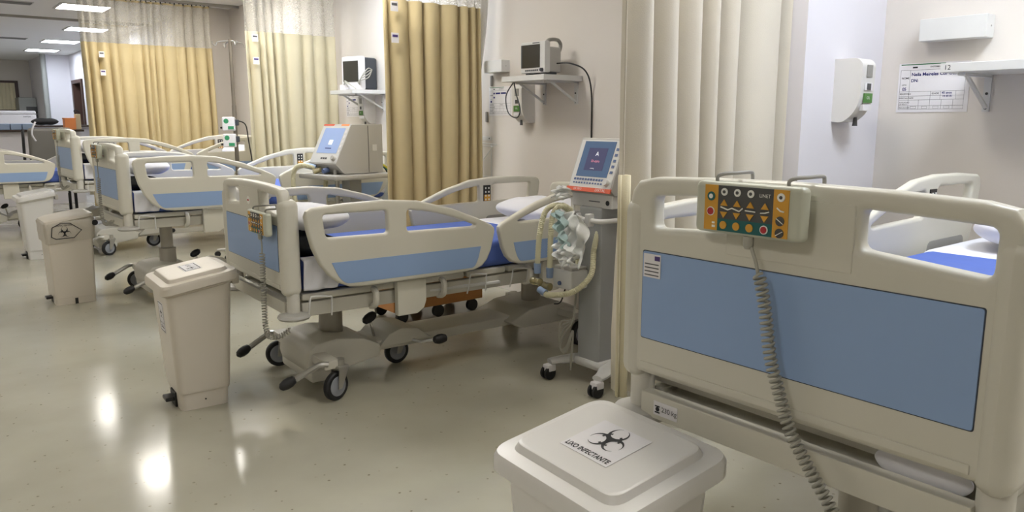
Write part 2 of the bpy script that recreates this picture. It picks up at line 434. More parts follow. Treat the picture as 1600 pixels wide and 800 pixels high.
for c, x, y in ((c23, -0.36, -0.075), (c34, -0.40, -0.08), (c45, -0.58, -0.08)):
    for z, m_ in ((1.88, 'paper'), (1.66, 'sticker_purple')):
        ob('tag', MB().bx(x - 0.03, x + 0.03, y - 0.003, y, z - 0.035, z + 0.035), 'paper', c)
        ob('tag_print', MB().bx(x - 0.022, x + 0.022, y - 0.0045, y - 0.003, z + 0.005, z + 0.022), m_ if m_ != 'paper' else 'ink_grey', c)

# ------------------------------------------------------------------ hospital beds
ZB = 0.70
def rail_outline():
    top = [(0, .36), (.01, .385), (.035, .40), (.2, .412), (.42, .415), (.6, .40), (.8, .347), (.95, .289), (1.05, .243)]
    tip = [(1.068, .225), (1.07, .20), (1.045, .105), (1.02, .055), (.985, .022), (.93, .004), (.85, 0)]
    bot = [(.27, 0), (.21, .008), (.16, .03), (.11, .07), (.065, .13), (.03, .21), (.01, .29)]
    return top + tip + bot
HA = rnd([(.085, .365), (.10, .255), (.425, .25), (.42, .365)], .02)
HB = rnd([(.53, .36), (.70, .335), (.89, .272), (.945, .25), (.93, .243), (.53, .25)], [.02, .1, .05, .01, .012, .02])
BLUE = rnd([(.12, .135), (.155, .06), (.19, .026), (.93, .02), (.955, .06), (.975, .132)], [.002, .03, .02, .02, .03, .002])
def mirror(o): return [(-a, b) for a, b in o][::-1]
MESH = {}; ZBS = []
def bed_meshes():
    for side, fn in (('foot', lambda o: o), ('head', mirror)):
        MESH['rail_' + side] = flat_shape([fn(rail_outline()), fn(HA), fn(HB)], 0.04, 0.012, 'y')
        MESH['blue_' + side] = flat_shape([fn(BLUE)], 0.003, 0.0005, 'y', 1)
        MESH['grip_' + side] = flat_shape([fn(rnd(rect(.14, .48, .06, .13), .034)), ], 0.003, 0.001, 'y', 1)
    # footboard
    out = [(-.44, -.06), (-.425, -.095), (.425, -.095), (.44, -.06), (.44, .32), (.43, .365), (.41, .388), (.36, .398), (.2, .405), (0, .408), (-.2, .405), (-.36, .398), (-.41, .388), (-.43, .365), (-.44, .32)]
    h1 = rnd([(.14, .29), (.36, .274), (.362, .354), (.14, .366)], .018); h2 = rnd([(-.385, .268), (-.15, .288), (-.15, .367), (-.387, .356)], .018)
    MESH['footboard'] = flat_shape([out, h1, h2], 0.055, 0.016, 'x', 3)
    MESH['headboard'] = flat_shape([[(a * .82, b) for a, b in out], rnd(rect(-.26, .26, .25, .345), .03)], 0.05, 0.015, 'x', 3)
    MESH['fb_panel'] = flat_shape([rnd(rect(-.3825, .3825, 0, .218), .006)], 0.006, 0.001, 'x', 1)
    MESH['fb_seam'] = flat_shape([rnd(rect(-.3845, .3845, -.002, .22), .006)], 0.004, 0.0, 'x', 1)
    p = MB(); p.box((0, 0, 0.115), (.095, .07, .46), .034, seg=4); MESH['fb_post'] = p.mesh()
    p = MB(); p.bx(-.012, .006, -.385, .385, -.012, .008, .004)
    MESH['fb_lip'] = p.mesh()
    p = MB(); p.bx(-.006, .004, -.145, .145, .24, .375, .004); MESH['fb_plate'] = p.mesh()
    # lower post with roller bumper
    p = MB(); p.lathe([(.031, 0), (.031, .10), (.028, .115)], n=16); MESH['post'] = p.mesh()
    p = MB(); p.lathe([(.03, 0), (.07, .004), (.078, .014), (.07, .026), (.032, .036)], n=24); MESH['bumper'] = p.mesh()
    p = MB(); p.bx(-.02, .02, -.39, .39, -.032, .032, .005); MESH['cross_beam'] = p.mesh()
    # frame
    p = MB()
    for s in (-1, 1): p.bx(.10, 2.15, s * .40 - .02, s * .40 + .02, .475, .545, .006)
    for x in (.14, .75, 1.4, 2.1): p.bx(x - .03, x + .03, -.39, .39, .48, .53, .004)
    p.bx(.30, .60, -.14, .14, .455, .50, .01); p.bx(1.66, 2.0, -.14, .14, .455, .50, .01)
    MESH['frame'] = p.mesh()
    for i, (a, b) in enumerate(((.10, .62), (.64, 1.02), (1.04, 1.30), (1.32, 2.18))):
        p = MB(); p.bx(a, b, -.43, .43, .555, .59, .01); MESH['deck%d' % i] = p.mesh()
    p = MB(); p.lathe([(.048, .18), (.048, .47)], n=24); MESH['col_in'] = p.mesh()
    p = MB(); p.lathe([(.064, .20), (.064, .375), (.058, .38)], n=24); MESH['col_out'] = p.mesh()
    # rail support arm and straps
    p = MB(); prof = [(-.085, .60), (.085, .60), (.085, .48), (.07, .44), (.03, .415), (-.085, .415)]
    p.prism(prof, -.02, .02, .008); MESH['arm'] = p.mesh()
    p = MB(); p.tube(spline([(0, .03, .57), (0, -.02, .565), (0, -.035, .54), (0, -.02, .49), (0, .03, .475)], 4), .016, 8); MESH['strap'] = p.mesh()
    p = MB(); p.tube(spline([(0, 0, 0), (0, -.02, .05), (.005, -.025, .10), (.02, -.025, .11), (.10, -.025, .10), (.115, -.02, .09), (.12, 0, 0)], 4), .0045, 6); MESH['hook'] = p.mesh()
    p = MB(); p.tube([(.62, -.405, .515), (1.25, -.43, .505), (1.25, .43, .505), (.62, .405, .515)], .010, 6); MESH['rod'] = p.mesh()
    # base
    p = MB(); p.prism([(.215, .09), (.195, .15), (.205, .225), (.25, .262), (.36, .275), (.52, .25), (.62, .20), (.62, .13), (.42, .10), (.3, .09)], -.21, .21, .02); MESH['base_cover'] = p.mesh()
    p = MB(); p.bx(.21, .40, -.215, .215, .055, .125, .02); MESH['base_skirt'] = p.mesh()
    p = MB(); p.bx(.35, 1.75, -.13, .13, .135, .195, .012); p.bx(.22, .30, -.37, .37, .165, .215, .01); p.bx(1.88, 1.96, -.37, .37, .165, .215, .01)
    MESH['base_beam'] = p.mesh()
    p = MB(); p.prism([(.62, .15), (.70, .225), (.78, .25), (.88, .235), (.98, .16)], -.15, .15, .012); MESH['base_hump'] = p.mesh()
    p = MB(); p.prism([(1.50, .17), (1.66, .235), (1.90, .255), (2.05, .20), (2.05, .12), (1.6, .12)], -.2, .2, .014); MESH['head_cover'] = p.mesh()
    # caster
    p = MB(); p.lathe([(.03, -.016), (.068, -.018), (.075, -.010), (.075, .010), (.068, .018), (.03, .016)], n=28, axis='y'); MESH['tyre'] = p.mesh()
    p = MB(); p.lathe([(.012, -.024), (.05, -.020), (.052, -.018), (.052, .018), (.05, .020), (.012, .024)], n=24, axis='y'); MESH['hub'] = p.mesh()
    p = MB()
    for s in (-1, 1): p.prism([(-.012, .0 - .012), (.012, -.012), (.06, .085), (.0, .095)], s * .031 - .004, s * .031 + .004, .002)
    p.bx(-.005, .065, -.036, .036, .082, .105, .008); p.lathe([(.026, .10), (.026, .135)], (.03, 0, 0), 16)
    MESH['fork'] = p.mesh()
    p = MB(); p.tube(spline([(.04, 0, .0), (.0, 0, .005), (-.06, 0, -.02), (-.13, 0, -.055)], 4), [.016] * 12 + [.011], 8); MESH['lever'] = p.mesh()
    p = MB(); p.lathe([(.006, -.045), (.02, -.035), (.027, -.012), (.027, .012), (.02, .035), (.006, .045)], n=14, axis='x'); MESH['pedal'] = p.mesh()
    p = MB(); p.tube([(0, 0, 0), (.0, -.1, .01), (.05, -.17, .03)], .008, 8); MESH['side_lever'] = p.mesh()
    p = MB(); p.cyl((0, 0, 0), (-.02, 0, .09), .008, n=8); MESH['stick'] = p.mesh()
    p = MB(); p.lathe([(.005, -.004), (.02, -.004), (.02, .004), (.005, .004)], n=14, axis='y'); MESH['knob'] = p.mesh()
bed_meshes()
def caster(parent, x, y, a, m='steel'):
    f = ob('caster', MESH['fork'], m, parent, (x, y, .075), a)
    w_ = ob('wheel', MESH['tyre'], 'rubber', f); ob('hub', MESH['hub'], 'hub', f)
    return f
def bed(label, x, y, rz, zb, head=True):
    t = thing('hospital_bed', label, 'hospital bed', (x, y, 0), rz, 'hospital beds along the ward'); dz = zb - ZB; ZBS.append(zb)
    f = ob('footboard', MESH['footboard'], 'ivory', t, (.04, 0, zb))
    ob('panel_seam', MESH['fb_seam'], 'seam', f, (-.0265, 0, 0)); ob('blue_panel', MESH['fb_panel'], 'panel_blue', f, (-.0275, 0, 0))
    for s in (-1, 1): ob('end_post', MESH['fb_post'], 'ivory', f, (.012, s * .418, 0))
    ob('lower_lip', MESH['fb_lip'], 'ivory', f, (-.02, 0, -.07)); ob('centre_plate', MESH['fb_plate'], 'ivory', f, (-.024, 0, 0))
    ob('maker_badge', MB().lathe([(.004, -.002), (.02, -.002), (.02, .0)], n=16, axis='x'), 'rem_white', f, (-.029, 0, .31))
    ob('badge_mark', MB().bx(-.0325, -.0312, -.011, .011, .306, .314), 'rem_red', f)
    if head: ob('headboard', MESH['headboard'], 'ivory', t, (2.29, 0, zb - .12))
    for s in (-1, 1):
        p_ = ob('corner_post', MESH['post'], 'post_white', t, (.06, s * .415, .50 + dz)); ob('roller_bumper', MESH['bumper'], 'bumper', p_, (0, 0, -.03))
        p_ = ob('corner_post', MESH['post'], 'post_white', t, (2.27, s * .415, .50 + dz)); ob('roller_bumper', MESH['bumper'], 'bumper', p_, (0, 0, -.03))
        for side, x0 in (('foot', .10), ('head', 2.27)):
            r = ob('side_rail', MESH['rail_' + side], 'ivory', t, (x0, s * .49, zb - .095))
            ob('blue_panel', MESH['blue_' + side], 'panel_blue', r, (0, s * .0205, 0))
            ob('grip', MESH['grip_' + side], 'grip', r, (0, -s * .0205, .02))
            if side == 'head':
                k = ob('control_pad', MB().bx(-.50, -.44, -.003, .003, .25, .36, .002), 'black_plastic', r, (0, -s * .021, 0))
                ob('keys', MB().bx(-.495, -.445, -.002, .002, .252, .295), 'rem_yellow', r, (0, -s * .0235, 0))
                b = MB()
                for i in range(2):
                    for j in range(4): b.box((-.483 + i * .026, -s * .026, .262 + j * .026), (.009, .003, .012))
                ob('arrows', b, 'rem_white', r)
        for x0 in (.67, 1.62): ob('rail_arm', MESH['arm'], 'ivory', t, (x0, s * .455, dz))
        for x0 in (.47, .87, 1.45): ob('rail_strap', MESH['strap'], 'post_white', t, (x0, s * .43, dz), 0 if s < 0 else pi)
        for x0 in (.12, 1.03, 1.32): ob('wire_hook', MESH['hook'], 'white_metal', t, (x0 + (.12 if s > 0 else 0), s * .44, .47 + dz), 0 if s < 0 else pi)
    ob('cross_beam', MESH['cross_beam'], 'ivory', t, (.045, 0, .522 + dz)); ob('cross_beam', MESH['cross_beam'], 'ivory', t, (2.25, 0, .522 + dz))
    ob('mattress_frame', MESH['frame'], 'ivory_base', t, (0, 0, dz))
    for i in range(4): ob('deck_panel', MESH['deck%d' % i], 'ivory_base', t, (0, 0, dz))
    ob('frame_rod', MESH['rod'], 'white_metal', t, (0, 0, dz))
    for x0 in (.42, 1.82):
        c = ob('lift_column', MESH['col_out'], 'col_grey', t, (x0, 0, 0)); ob('inner_column', MESH['col_in'], 'col_grey', c, (0, 0, dz))
    ob('base_cover', MESH['base_cover'], 'ivory_base', t); ob('base_skirt', MESH['base_skirt'], 'ivory_base', t)
    ob('base_beam', MESH['base_beam'], 'ivory_base', t); ob('base_hump', MESH['base_hump'], 'ivory_base', t); ob('base_cover', MESH['head_cover'], 'ivory_base', t)
    for cx, cy, a in ((.28, -.36, .35), (.25, .36, -.2), (1.92, -.36, .3), (1.92, .36, .1)): caster(t, cx, cy, a)
    caster(t, .82, 0, 0)
    for s in (-1, 1):
        l = ob('brake_lever', MESH['lever'], 'steel', t, (.20, s * .36, .195), .15 * s); ob('pedal_pad', MESH['pedal'], 'rubber', l, (-.16, 0, -.065), rot=(0, -.45, 0))
    l = ob('side_lever', MESH['side_lever'], 'white_metal', t, (.85, -.13, .165)); ob('pedal_pad', MESH['pedal'], 'rubber', l, (.075, -.19, .035))
    l = ob('steering_lever', MESH['stick'], 'chrome', t, (.64, -.08, .21)); ob('pedal_pad', MESH['pedal'], 'rubber', l, (-.025, 0, .11), rot=(0, -.5, 0))
    return t
BEDS = [bed('cream hospital bed standing beside the cream curtain and white pillar', 1.40, .872, 0, .868, head=False),
        bed('cream hospital bed with the wooden trolley behind it, near the tall ventilator', 1.35, 3.84, -.03, .697),
        bed('cream hospital bed beside the small table ventilator', 1.235, 6.62, 0, .822),
        bed('cream hospital bed in front of the wide tan curtain', 1.36, 9.25, .02, .908),
        bed('cream hospital bed pushed out into the aisle before the grey chair', .40, 11.8, 0, .725)]
def bl(i, x, y, z):
    b = BEDS[i]; a = b.rotation_euler.z
    return (b.location.x + x * cos(a) - y * sin(a), b.location.y + x * sin(a) + y * cos(a), z)

# stickers on the first bed's footboard and beam (flat print)
fb = [c for c in BEDS[0].children if c.name.startswith('footboard')][0]
s_ = ob('inventory_sticker', MB().bx(-.0322, -.031, .325, .378, .155, .213), 'paper', fb)
ob('sticker_logo', MB().bx(-.0330, -.0323, .327, .343, .198, .209), 'sticker_purple', fb)
_b = MB()
for k in range(4): _b.bx(-.0330, -.0323, .330, .374, .160 + k * .009, .1625 + k * .009)
ob('sticker_print', _b, 'ink_grey', fb)
cb = [c for c in BEDS[0].children if c.name.startswith('cross_beam')][0]
ob('load_sticker', MB().bx(-.0215, -.0205, .27, .345, -.018, .018), 'paper', cb)
text('230 kg', .018, 'ink', cb, (-.0225, .295, 0), rot=(pi / 2, 0, -pi / 2))
_b = MB(); _b.bx(-.0225, -.0215, .325, .34, .004, .007); _b.bx(-.0225, -.0215, .325, .34, -.012, -.009); _b.lathe([(.004, -.0225), (.006, -.0225), (.006, -.0216)], (0, .332, -.002), 10, 'x')
ob('sticker_icon', _b, 'ink', cb)

def mattress(i, label):
    bx_, by_, _ = bl(i, 0, 0, 0); zb = ZBS[i]
    m = MB(); m.bx(.11, 2.22, -.43, .43, 0, .15, .045, 4)
    me = m.mesh(50)
    t = thing('mattress', label, 'mattress', bl(i, 0, 0, zb - .108), BEDS[i].rotation_euler.z, 'blue mattresses on the beds')
    ob('cover', me, 'sheet_blue', t)
    sh = MB(); sh.bx(1.62, 2.225, -.435, .435, .02, .155, .045, 4); ob('white_sheet', sh.mesh(50), 'linen', t)
    return t
def blob(name, pts, m, parent, seed, dims, loc, rz=0, puff=1.0):
    """pillow or cloth bundle: superellipsoid with creases"""
    rs = random.Random(seed); b = MB(); a_, b_, c_ = dims; ph = [rs.uniform(0, 6) for _ in range(8)]
    def f(u, v):
        th = u * 2 * pi; el = (v - .5) * pi
        ce, se = cos(el), sin(el)
        pw = lambda q, e: math.copysign(abs(q) ** e, q)
        x = a_ * pw(ce, .45) * pw(cos(th), .5); y = b_ * pw(ce, .45) * pw(sin(th), .5); z = c_ * pw(se, .9)
        edge = max(abs(x) / a_, abs(y) / b_)
        z *= (1 - .55 * edge ** 4)
        k = 1 + .05 * sin(9 * x / a_ + ph[0]) * cos(7 * y / b_ + ph[1]) + .05 * sin(14 * y / b_ + ph[2] + 5 * x / a_)
        return (x * (1 + .03 * sin(5 * y / b_ + ph[3])), y * (1 + .03 * sin(6 * x / a_ + ph[4])), z * k)
    b.grid(f, 48, 24)
    bmesh.ops.remove_doubles(b.bm, verts=b.bm.verts[:], dist=1e-4)
    return ob(name, b.mesh(80), m, parent, loc, rz)
labs = ['first bed beside the pillar', 'second bed near the tall ventilator', 'third bed beside the table ventilator', 'fourth bed before the wide tan curtain', 'bed pushed into the aisle']
ZM = .042        # mattress top above the panel bottom
for i in range(5):
    mattress(i, 'blue covered mattress on the ' + labs[i])
    zb = ZBS[i]
    if i in (0, 1, 3):
        tag(blob('pillow', None, 'linen', None, 20 + i, (.22, .33, .075), bl(i, 1.93, 0, zb + ZM + .090), BEDS[i].rotation_euler.z), 'white pillow on the ' + labs[i], 'pillow', 'white pillows at the bed heads')
for i, dx, dy in ((1, .22, -.16), (2, .24, -.12), (3, .22, -.05)):
    zb = ZBS[i]; a = BEDS[i].rotation_euler.z
    tag(blob('folded_blanket', None, 'black_cloth', None, 40 + i, (.13, .24, .05), bl(i, dx, dy, zb + ZM + .058), a), 'dark folded blanket at the foot of the ' + labs[i], 'blanket', 'dark blankets at the bed feet')
    tag(blob('folded_sheets', None, 'linen', None, 50 + i, (.15, .24, .06), bl(i, dx + .02, dy, zb + ZM + .186), a + .15), 'white folded sheets on the dark blanket of the ' + labs[i], 'sheets', 'white sheets at the bed feet')
    # corner of white sheet hanging at the foot
    dr = MB()
    dr.grid(lambda u, v: (.106 + .25 * u * (1 - .35 * v), -.408 - .042 * min(1, v * 3) - .008 * sin(u * 11 + v * 4) * min(1, v * 3), .064 - .010 * min(1, v * 3) - .21 * max(0, v - .3)), 20, 16)
    o = ob('hanging_sheet', dr.mesh(80), 'linen', None, bl(i, 0, 0, zb + .0), a); o.modifiers.new('s', 'SOLIDIFY').thickness = .006
    tag(o, 'white sheet corner hanging off the foot of the ' + labs[i], 'sheet', 'hanging sheet corners')
zb0 = .868
tag(blob('plastic_bag', None, 'bag_film', None, 71, (.11, .12, .05), bl(0, .24, -.02, zb0 + ZM + .058), .3), 'clear plastic bag on the blue sheet of the first bed', 'bag')
tag(blob('hanging_cloth', None, 'linen', None, 73, (.011, .09, .035), bl(0, .083, -.28, .735), 0), 'white cloth poking out below the first footboard', 'cloth')

# ------------------------------------------------------------------ bed remotes
def helix(pts, R, r, turns, nseg=9):
    path = spline(pts, 24); L = [0.0]
    for a, b in zip(path, path[1:]): L.append(L[-1] + (b - a).length)
    T = L[-1]; out = []; N = turns * nseg
    j = 0
    for k in range(N + 1):
        s = T * k / N
        while j < len(path) - 2 and L[j + 1] < s: j += 1
        f = (s - L[j]) / max(L[j + 1] - L[j], 1e-9); p = path[j].lerp(path[j + 1], f)
        t = (path[j + 1] - path[j]).normalized(); a = t.orthogonal() if abs(t.z) < .5 else (Vector((1, 0, 0)) - t * t.x)
        a.normalize(); b = t.cross(a); g = 2 * pi * k / nseg
        out.append(p + (a * cos(g) + b * sin(g)) * R)
    return out
def remote(label, loc, rz, cord_straight, cord_coil, turns=44):
    """built facing -Y, turned to face the aisle"""
    t = thing('bed_remote', label, 'remote control', loc, rz, 'wired remotes on the footboards')
    b = MB(); b.bx(-.128, .128, -.02, .016, -.055, .055, .012, 3); ob('housing', b, 'rem_body', t)
    y = -.0206
    def plate(n, x0, x1, z0, z1, m, d=0.0): ob(n, MB().bx(x0, x1, y - .0012 - d, y + .001, z0, z1), m, t)
    plate('keypad', -.10, -.066, -.048, .048, 'rem_yellow'); plate('keypad', .066, .10, -.048, .048, 'rem_yellow')
    plate('keypad', -.066, .066, -.022, .048, 'rem_dark'); plate('keypad', -.066, .066, -.048, -.022, 'rem_teal')
    def disc(x, z, r, m, d=.002): ob('button', MB().lathe([(r, y + .0005), (r, y - .001 - d)], (x, 0, z), 18, 'y'), m, t)
    for x in (-.05, -.018, .014): disc(x, .035, .008, 'rem_white'); disc(x, .035, .0035, 'rem_dark', .003)
    disc(.083, .033, .0085, 'rem_white'); disc(.083, .033, .0035, 'rem_dark', .003)
    disc(-.083, .024, .0095, 'rem_teal'); disc(-.083, .024, .005, 'rem_white', .0026); disc(-.083, -.008, .0095, 'rem_white'); disc(-.083, -.008, .0078, 'rem_red', .003)
    disc(.083, -.014, .0095, 'rem_dark'); disc(.083, -.038, .0095, 'rem_dark')
    for x in (-.05, -.018, .014): disc(x, -.035, .0085, 'rem_yellow')
    disc(.048, -.035, .009, 'rem_white'); disc(.048, -.035, .007, 'rem_red', .003)
    for x in (-.05, -.018, .014, .048):
        for z, sgn in ((.011, 1), (-.012, -1)):
            tr = MB(); q = [(-.009, -.005 * sgn), (.009, -.005 * sgn), (0, .008 * sgn)]
            tr.prism([(x + a, z + c) for a, c in q], y - .003, y + .0005); ob('button', tr, 'rem_yellow', t)
    pr = MB()
    pr.tube([(-.058, y - .002, .003), (-.04, y - .002, -.002), (-.03, y - .002, .002), (-.012, y - .002, -.003), (-.004, y - .002, .004)], .0016, 5)
    pr.tube([(.002, y - .002, .0), (.026, y - .002, -.001)], .0013, 5); pr.tube([(.038, y - .002, -.002), (.048, y - .002, -.001), (.058, y - .002, .002)], .0013, 5)
    pr.tube([(.075, y - .002, .012), (.083, y - .002, .006), (.091, y - .002, .005)], .0016, 5)
    pr.tube([(.076, y - .004, -.009), (.091, y - .004, -.019)], .0009, 5); pr.tube([(.076, y - .004, -.043), (.091, y - .004, -.034)], .0009, 5)
    pr.bx(-.079, -.071, y - .002, y, -.042, -.037); pr.bx(-.079, -.072, y - .002, y, -.034, -.030)
    ob('symbols', pr, 'rem_white', t)['kind'] = 'stuff'
    text('LINET', .010, 'rem_white', t, (.047, y - .0022, .033))
    for x in (-.085, .085):
        h = MB(); h.tube(spline([(x, .0, .05), (x, .0, .064), (x + .008, .012, .07), (x + .012, .05, .07), (x + .012, .10, .07), (x + .012, .108, .064), (x + .012, .109, .05)], 4), .004, 8); ob('hook', h, 'grip', t)
    s = MB(); s.lathe([(.011, -.055), (.011, -.075), (.007, -.082)], (0, -.002, 0), 14)
    s.tube(spline(cord_straight, 8), .0038, 8); ob('cord_end', s, 'cord_grey', t)
    c = MB(); c.tube(helix(cord_coil, .0112, .0034, turns), .0034, 5); ob('coiled_cord', c.mesh(80), 'cord_grey', t)
    return t
# footboard 1: remote-local u = -(Y - 0.931), z from 1.218
def rl(Y, z, d=0.0): return (-(Y - .931), d, z - 1.218)
remote('remote with orange and teal keys on the footboard beside the pillar', (1.372, .931, 1.218), -pi / 2,
       [(.0, -.002, -.06), rl(.912, 1.11), rl(.905, 1.085)],
       [rl(.905, 1.085), rl(.898, 1.07), rl(.883, 1.01), rl(.866, .92), rl(.84, .845), rl(.81, .774), rl(.772, .72), rl(.727, .665), rl(.68, .615, -.005), rl(.62, .575, .0), rl(.55, .575, .03), rl(.50, .60, .07)], 62)
b2x, b2y, _ = bl(1, -.03, -.275, 0)
remote('remote hanging on the footboard near the open white bin', (b2x, b2y, .925), -pi / 2 + BEDS[1].rotation_euler.z,
       [(0, -.002, -.06), (.02, -.004, -.10), (.03, -.008, -.14)],
       [(.03, -.008, -.14), (.028, -.01, -.28), (.03, -.012, -.42), (.045, -.015, -.50), (.09, -.015, -.535), (.13, .02, -.53), (.14, .07, -.505)], 40)
for i, dy, g in ((2, .02, 'remote clipped on the footboard of the third bed'), (3, .05, 'remote clipped on the footboard of the fourth bed')):
    x_, y_, _ = bl(i, -.03, dy, 0); zb = ZBS[i]
    remote(g, (x_, y_, zb + .345), -pi / 2, [(0, -.002, -.06), (.005, -.004, -.12), (.01, -.005, -.2)],
           [(.01, -.005, -.2), (.012, -.008, -.3), (.03, -.01, -.45), (.07, -.01, -.53), (.13, .0, -.55), (.2, .03, -.52)], 34)

# ------------------------------------------------------------------ waste bins
def sup(hx, hy, r, n=6):
    return rnd([(-hx, -hy), (hx, -hy), (hx, hy), (-hx, hy)], r, n)
def loft(secs):
    """secs: list of (outline, zfun) -> closed solid"""
    b = MB(); rings = []
    for o, zf in secs: rings.append([b.bm.verts.new((x, y, zf(x) if callable(zf) else zf)) for x, y in o])
    n = len(rings[0])
    for a, c in zip(rings, rings[1:]):
        for k in range(n): b.bm.faces.new((a[k], a[(k + 1) % n], c[(k + 1) % n], c[k]))
    b.bm.faces.new(rings[0][::-1]); b.bm.faces.new(rings[-1])
    return b
TILT = .16
def waste_bin(label, x, y, rz, m, big_label=False, lid_label=False, side_label=False, bagged=False):
    t = thing('pedal_bin', label, 'waste bin', (x, y, 0), rz, 'white pedal bins')
    zl = lambda h: (lambda px: h + TILT * px)
    if bagged:
        body = loft([(sup(.138, .18, .02), .0), (sup(.139, .182, .02), .05), (sup(.141, .184, .02), .052), (sup(.155, .195, .025), zl(.60)), (sup(.157, .197, .025), zl(.63))])
    else: body = loft([(sup(.112, .135, .03), .0), (sup(.116, .14, .03), .085), (sup(.121, .146, .03), .087), (sup(.125, .15, .035), .10), (sup(.15, .185, .04), zl(.60)), (sup(.158, .193, .04), zl(.605)), (sup(.158, .193, .04), zl(.63))])
    ob('body', body.mesh(30), m, t)
    ob('pedal_slot', MB().bx(-.124 - (.017 if bagged else 0), -.112, -.05, .05, .0, .075, .004), 'black_plastic', t)
    ob('pedal', MB().bx(-.165 - (.02 if bagged else 0), -.115, -.04, .04, .03, .05, .006), 'black_plastic', t)
    if not bagged: ob('rivet', MB().lathe([(.004, -.1375), (.004, -.1415)], (-.0, 0, .045), 10, 'y'), 'black_plastic', t)
    lid = loft([(sup(.17, .21, .05), zl(.615)), (sup(.178, .22, .055), zl(.622)), (sup(.178, .22, .055), zl(.652)), (sup(.172, .214, .052), zl(.664)), (sup(.14, .18, .04), zl(.667)), (sup(.132, .172, .036), zl(.682)), (sup(.125, .165, .034), zl(.685))])
    if not bagged:
        l = ob('lid', lid.mesh(28), m, t)
        for s in (-1, 1): ob('hinge', MB().bx(.165, .20, s * .10 - .03, s * .10 + .03, .60, .655, .008), m, l)
        if lid_label:
            R = Matrix.Rotation(-math.atan(TILT), 4, 'Y')
            def on(me, n, mm, u, v, a=0, lift=.0006):
                o = ob(n, me, mm, l); o.matrix_local = Matrix.Translation((0, 0, .6855)) @ R @ Matrix.Translation((u, v, lift)) @ Matrix.Rotation(a, 4, 'Z'); return o
            on(MB().bx(-.07, .07, -.078, .078, -.0005, .0), 'sticker', 'paper', 0, 0, 0, .0008)
            on(biohazard(.052), 'biohazard_symbol', 'ink', .014, 0, -pi / 2, .0014)
            o = text('LIXO INFECTANTE', .021, 'ink', l, (0, 0, 0), sx=.80, bold=.025)
            o.matrix_local = Matrix.Translation((0, 0, .6855)) @ R @ Matrix.Translation((-.055, 0, .0014)) @ Matrix.Rotation(-pi / 2, 4, 'Z')
        if side_label:
            R = Matrix.Rotation(-math.atan(TILT), 4, 'Y')
            o = ob('lid_sticker', MB().bx(-.04, .04, -.08, .08, -.0004, .0004), 'paper', l); o.matrix_local = Matrix.Translation((0, 0, .686)) @ R
            _f = MB()
            for q in frame_rects(-.036, .036, -.074, .074, .004): _f.poly([(q[0], q[2], 0), (q[1], q[2], 0), (q[1], q[3], 0), (q[0], q[3], 0)])
            o = ob('sticker_frame', _f, 'ink', l); o.matrix_local = Matrix.Translation((0, 0, .6868)) @ R
            o = ob('biohazard_symbol', biohazard(.026), 'ink', l); o.matrix_local = Matrix.Translation((0, 0, .687)) @ R @ Matrix.Translation((0, -.03, 0)) @ Matrix.Rotation(-pi / 2, 4, 'Z')
            o = text('LIXO', .024, 'ink', l, (0, 0, 0)); o.matrix_local = Matrix.Translation((0, 0, .687)) @ R @ Matrix.Translation((0, .035, 0)) @ Matrix.Rotation(-pi / 2, 4, 'Z')
            # label on the sloping front (-X face)
            fx = -.1435; al = math.atan(.025 / .5)
            Q = Matrix.Translation((fx, 0, .455)) @ Matrix.Rotation(-al, 4, 'Y') @ Matrix.Rotation(-pi / 2, 4, 'Z')
            o = ob('front_sticker', MB().bx(-.05, .05, -.0015, .0005, -.075, .075), 'paper', t); o.matrix_local = Q
            o = lines(frame_rects(-.047, .047, -.072, .072, .004) + [(-.03, .03, -.055, -.05), (-.03, .03, -.045, -.042)], 'ink', t, -.0022, 'sticker_frame'); o.matrix_local = Q
            o = ob('biohazard_symbol', biohazard(.03), 'ink', t); o.matrix_local = Q @ Matrix.Translation((0, -.0024, .02)) @ Matrix.Rotation(pi / 2, 4, 'X')
            o = text('INFECTANTE', .014, 'ink', t, (0, 0, 0)); o.matrix_local = Q @ Matrix.Translation((0, -.0024, -.03)) @ Matrix.Rotation(pi / 2, 4, 'X')
    else:
        # liner bag folded over the rim, lid leaning closed under it
        rs = random.Random(4)
        out = sup(.166, .202, .04, 8)
        secs = []
        for z, g in ((.49, .008), (.53, .010), (.57, .012), (.61, .008), (.64, .008), (.655, .0), (.662, -.03), (.668, -.08)):
            o2 = []
            for k, (px, py) in enumerate(out):
                q = 1 + g / .18 + .012 * sin(k * 1.9 + z * 40) + .008 * sin(k * 3.7 + z * 90)
                sc = q * (.96 + (z - .5) * .25 if z < .64 else 1.0)
                o2.append((px * sc, py * sc))
            secs.append((o2, (lambda zz: (lambda px: zz + TILT * .5 * px))(z)))
        ob('liner_bag', loft(secs).mesh(60), 'bag_white', t)
        ob('lid', loft([(sup(.165, .205, .04), zl(.648)), (sup(.17, .21, .045), zl(.655)), (sup(.165, .205, .04), zl(.672)), (sup(.13, .17, .03), zl(.684))]).mesh(28), m, t)
        Q = Matrix.Translation((0, -.214, .575))
        def put(o): o.matrix_local = Q @ o.matrix_local; return o
        o = ob('biohazard_symbol', biohazard(.045), 'ink', t); o.matrix_local = Q @ Matrix.Translation((-.04, -.002, -.01)) @ Matrix.Rotation(pi / 2, 4, 'X')
        d = MB(); P_ = [(-.13, -.04), (-.12, .03), (-.06, .062), (.0, .058), (.075, .0), (.02, -.055), (-.1, -.058)]
        d.tube([(a, -.002, c) for a, c in P_ + P_[:1]], .003, 6); o = ob('print_frame', d, 'ink', t); o.matrix_local = Q
        o = text('INFECTANTE', .017, 'ink', t, (0, 0, 0)); o.matrix_local = Q @ Matrix.Translation((-.04, -.002, .042)) @ Matrix.Rotation(pi / 2, 4, 'X')
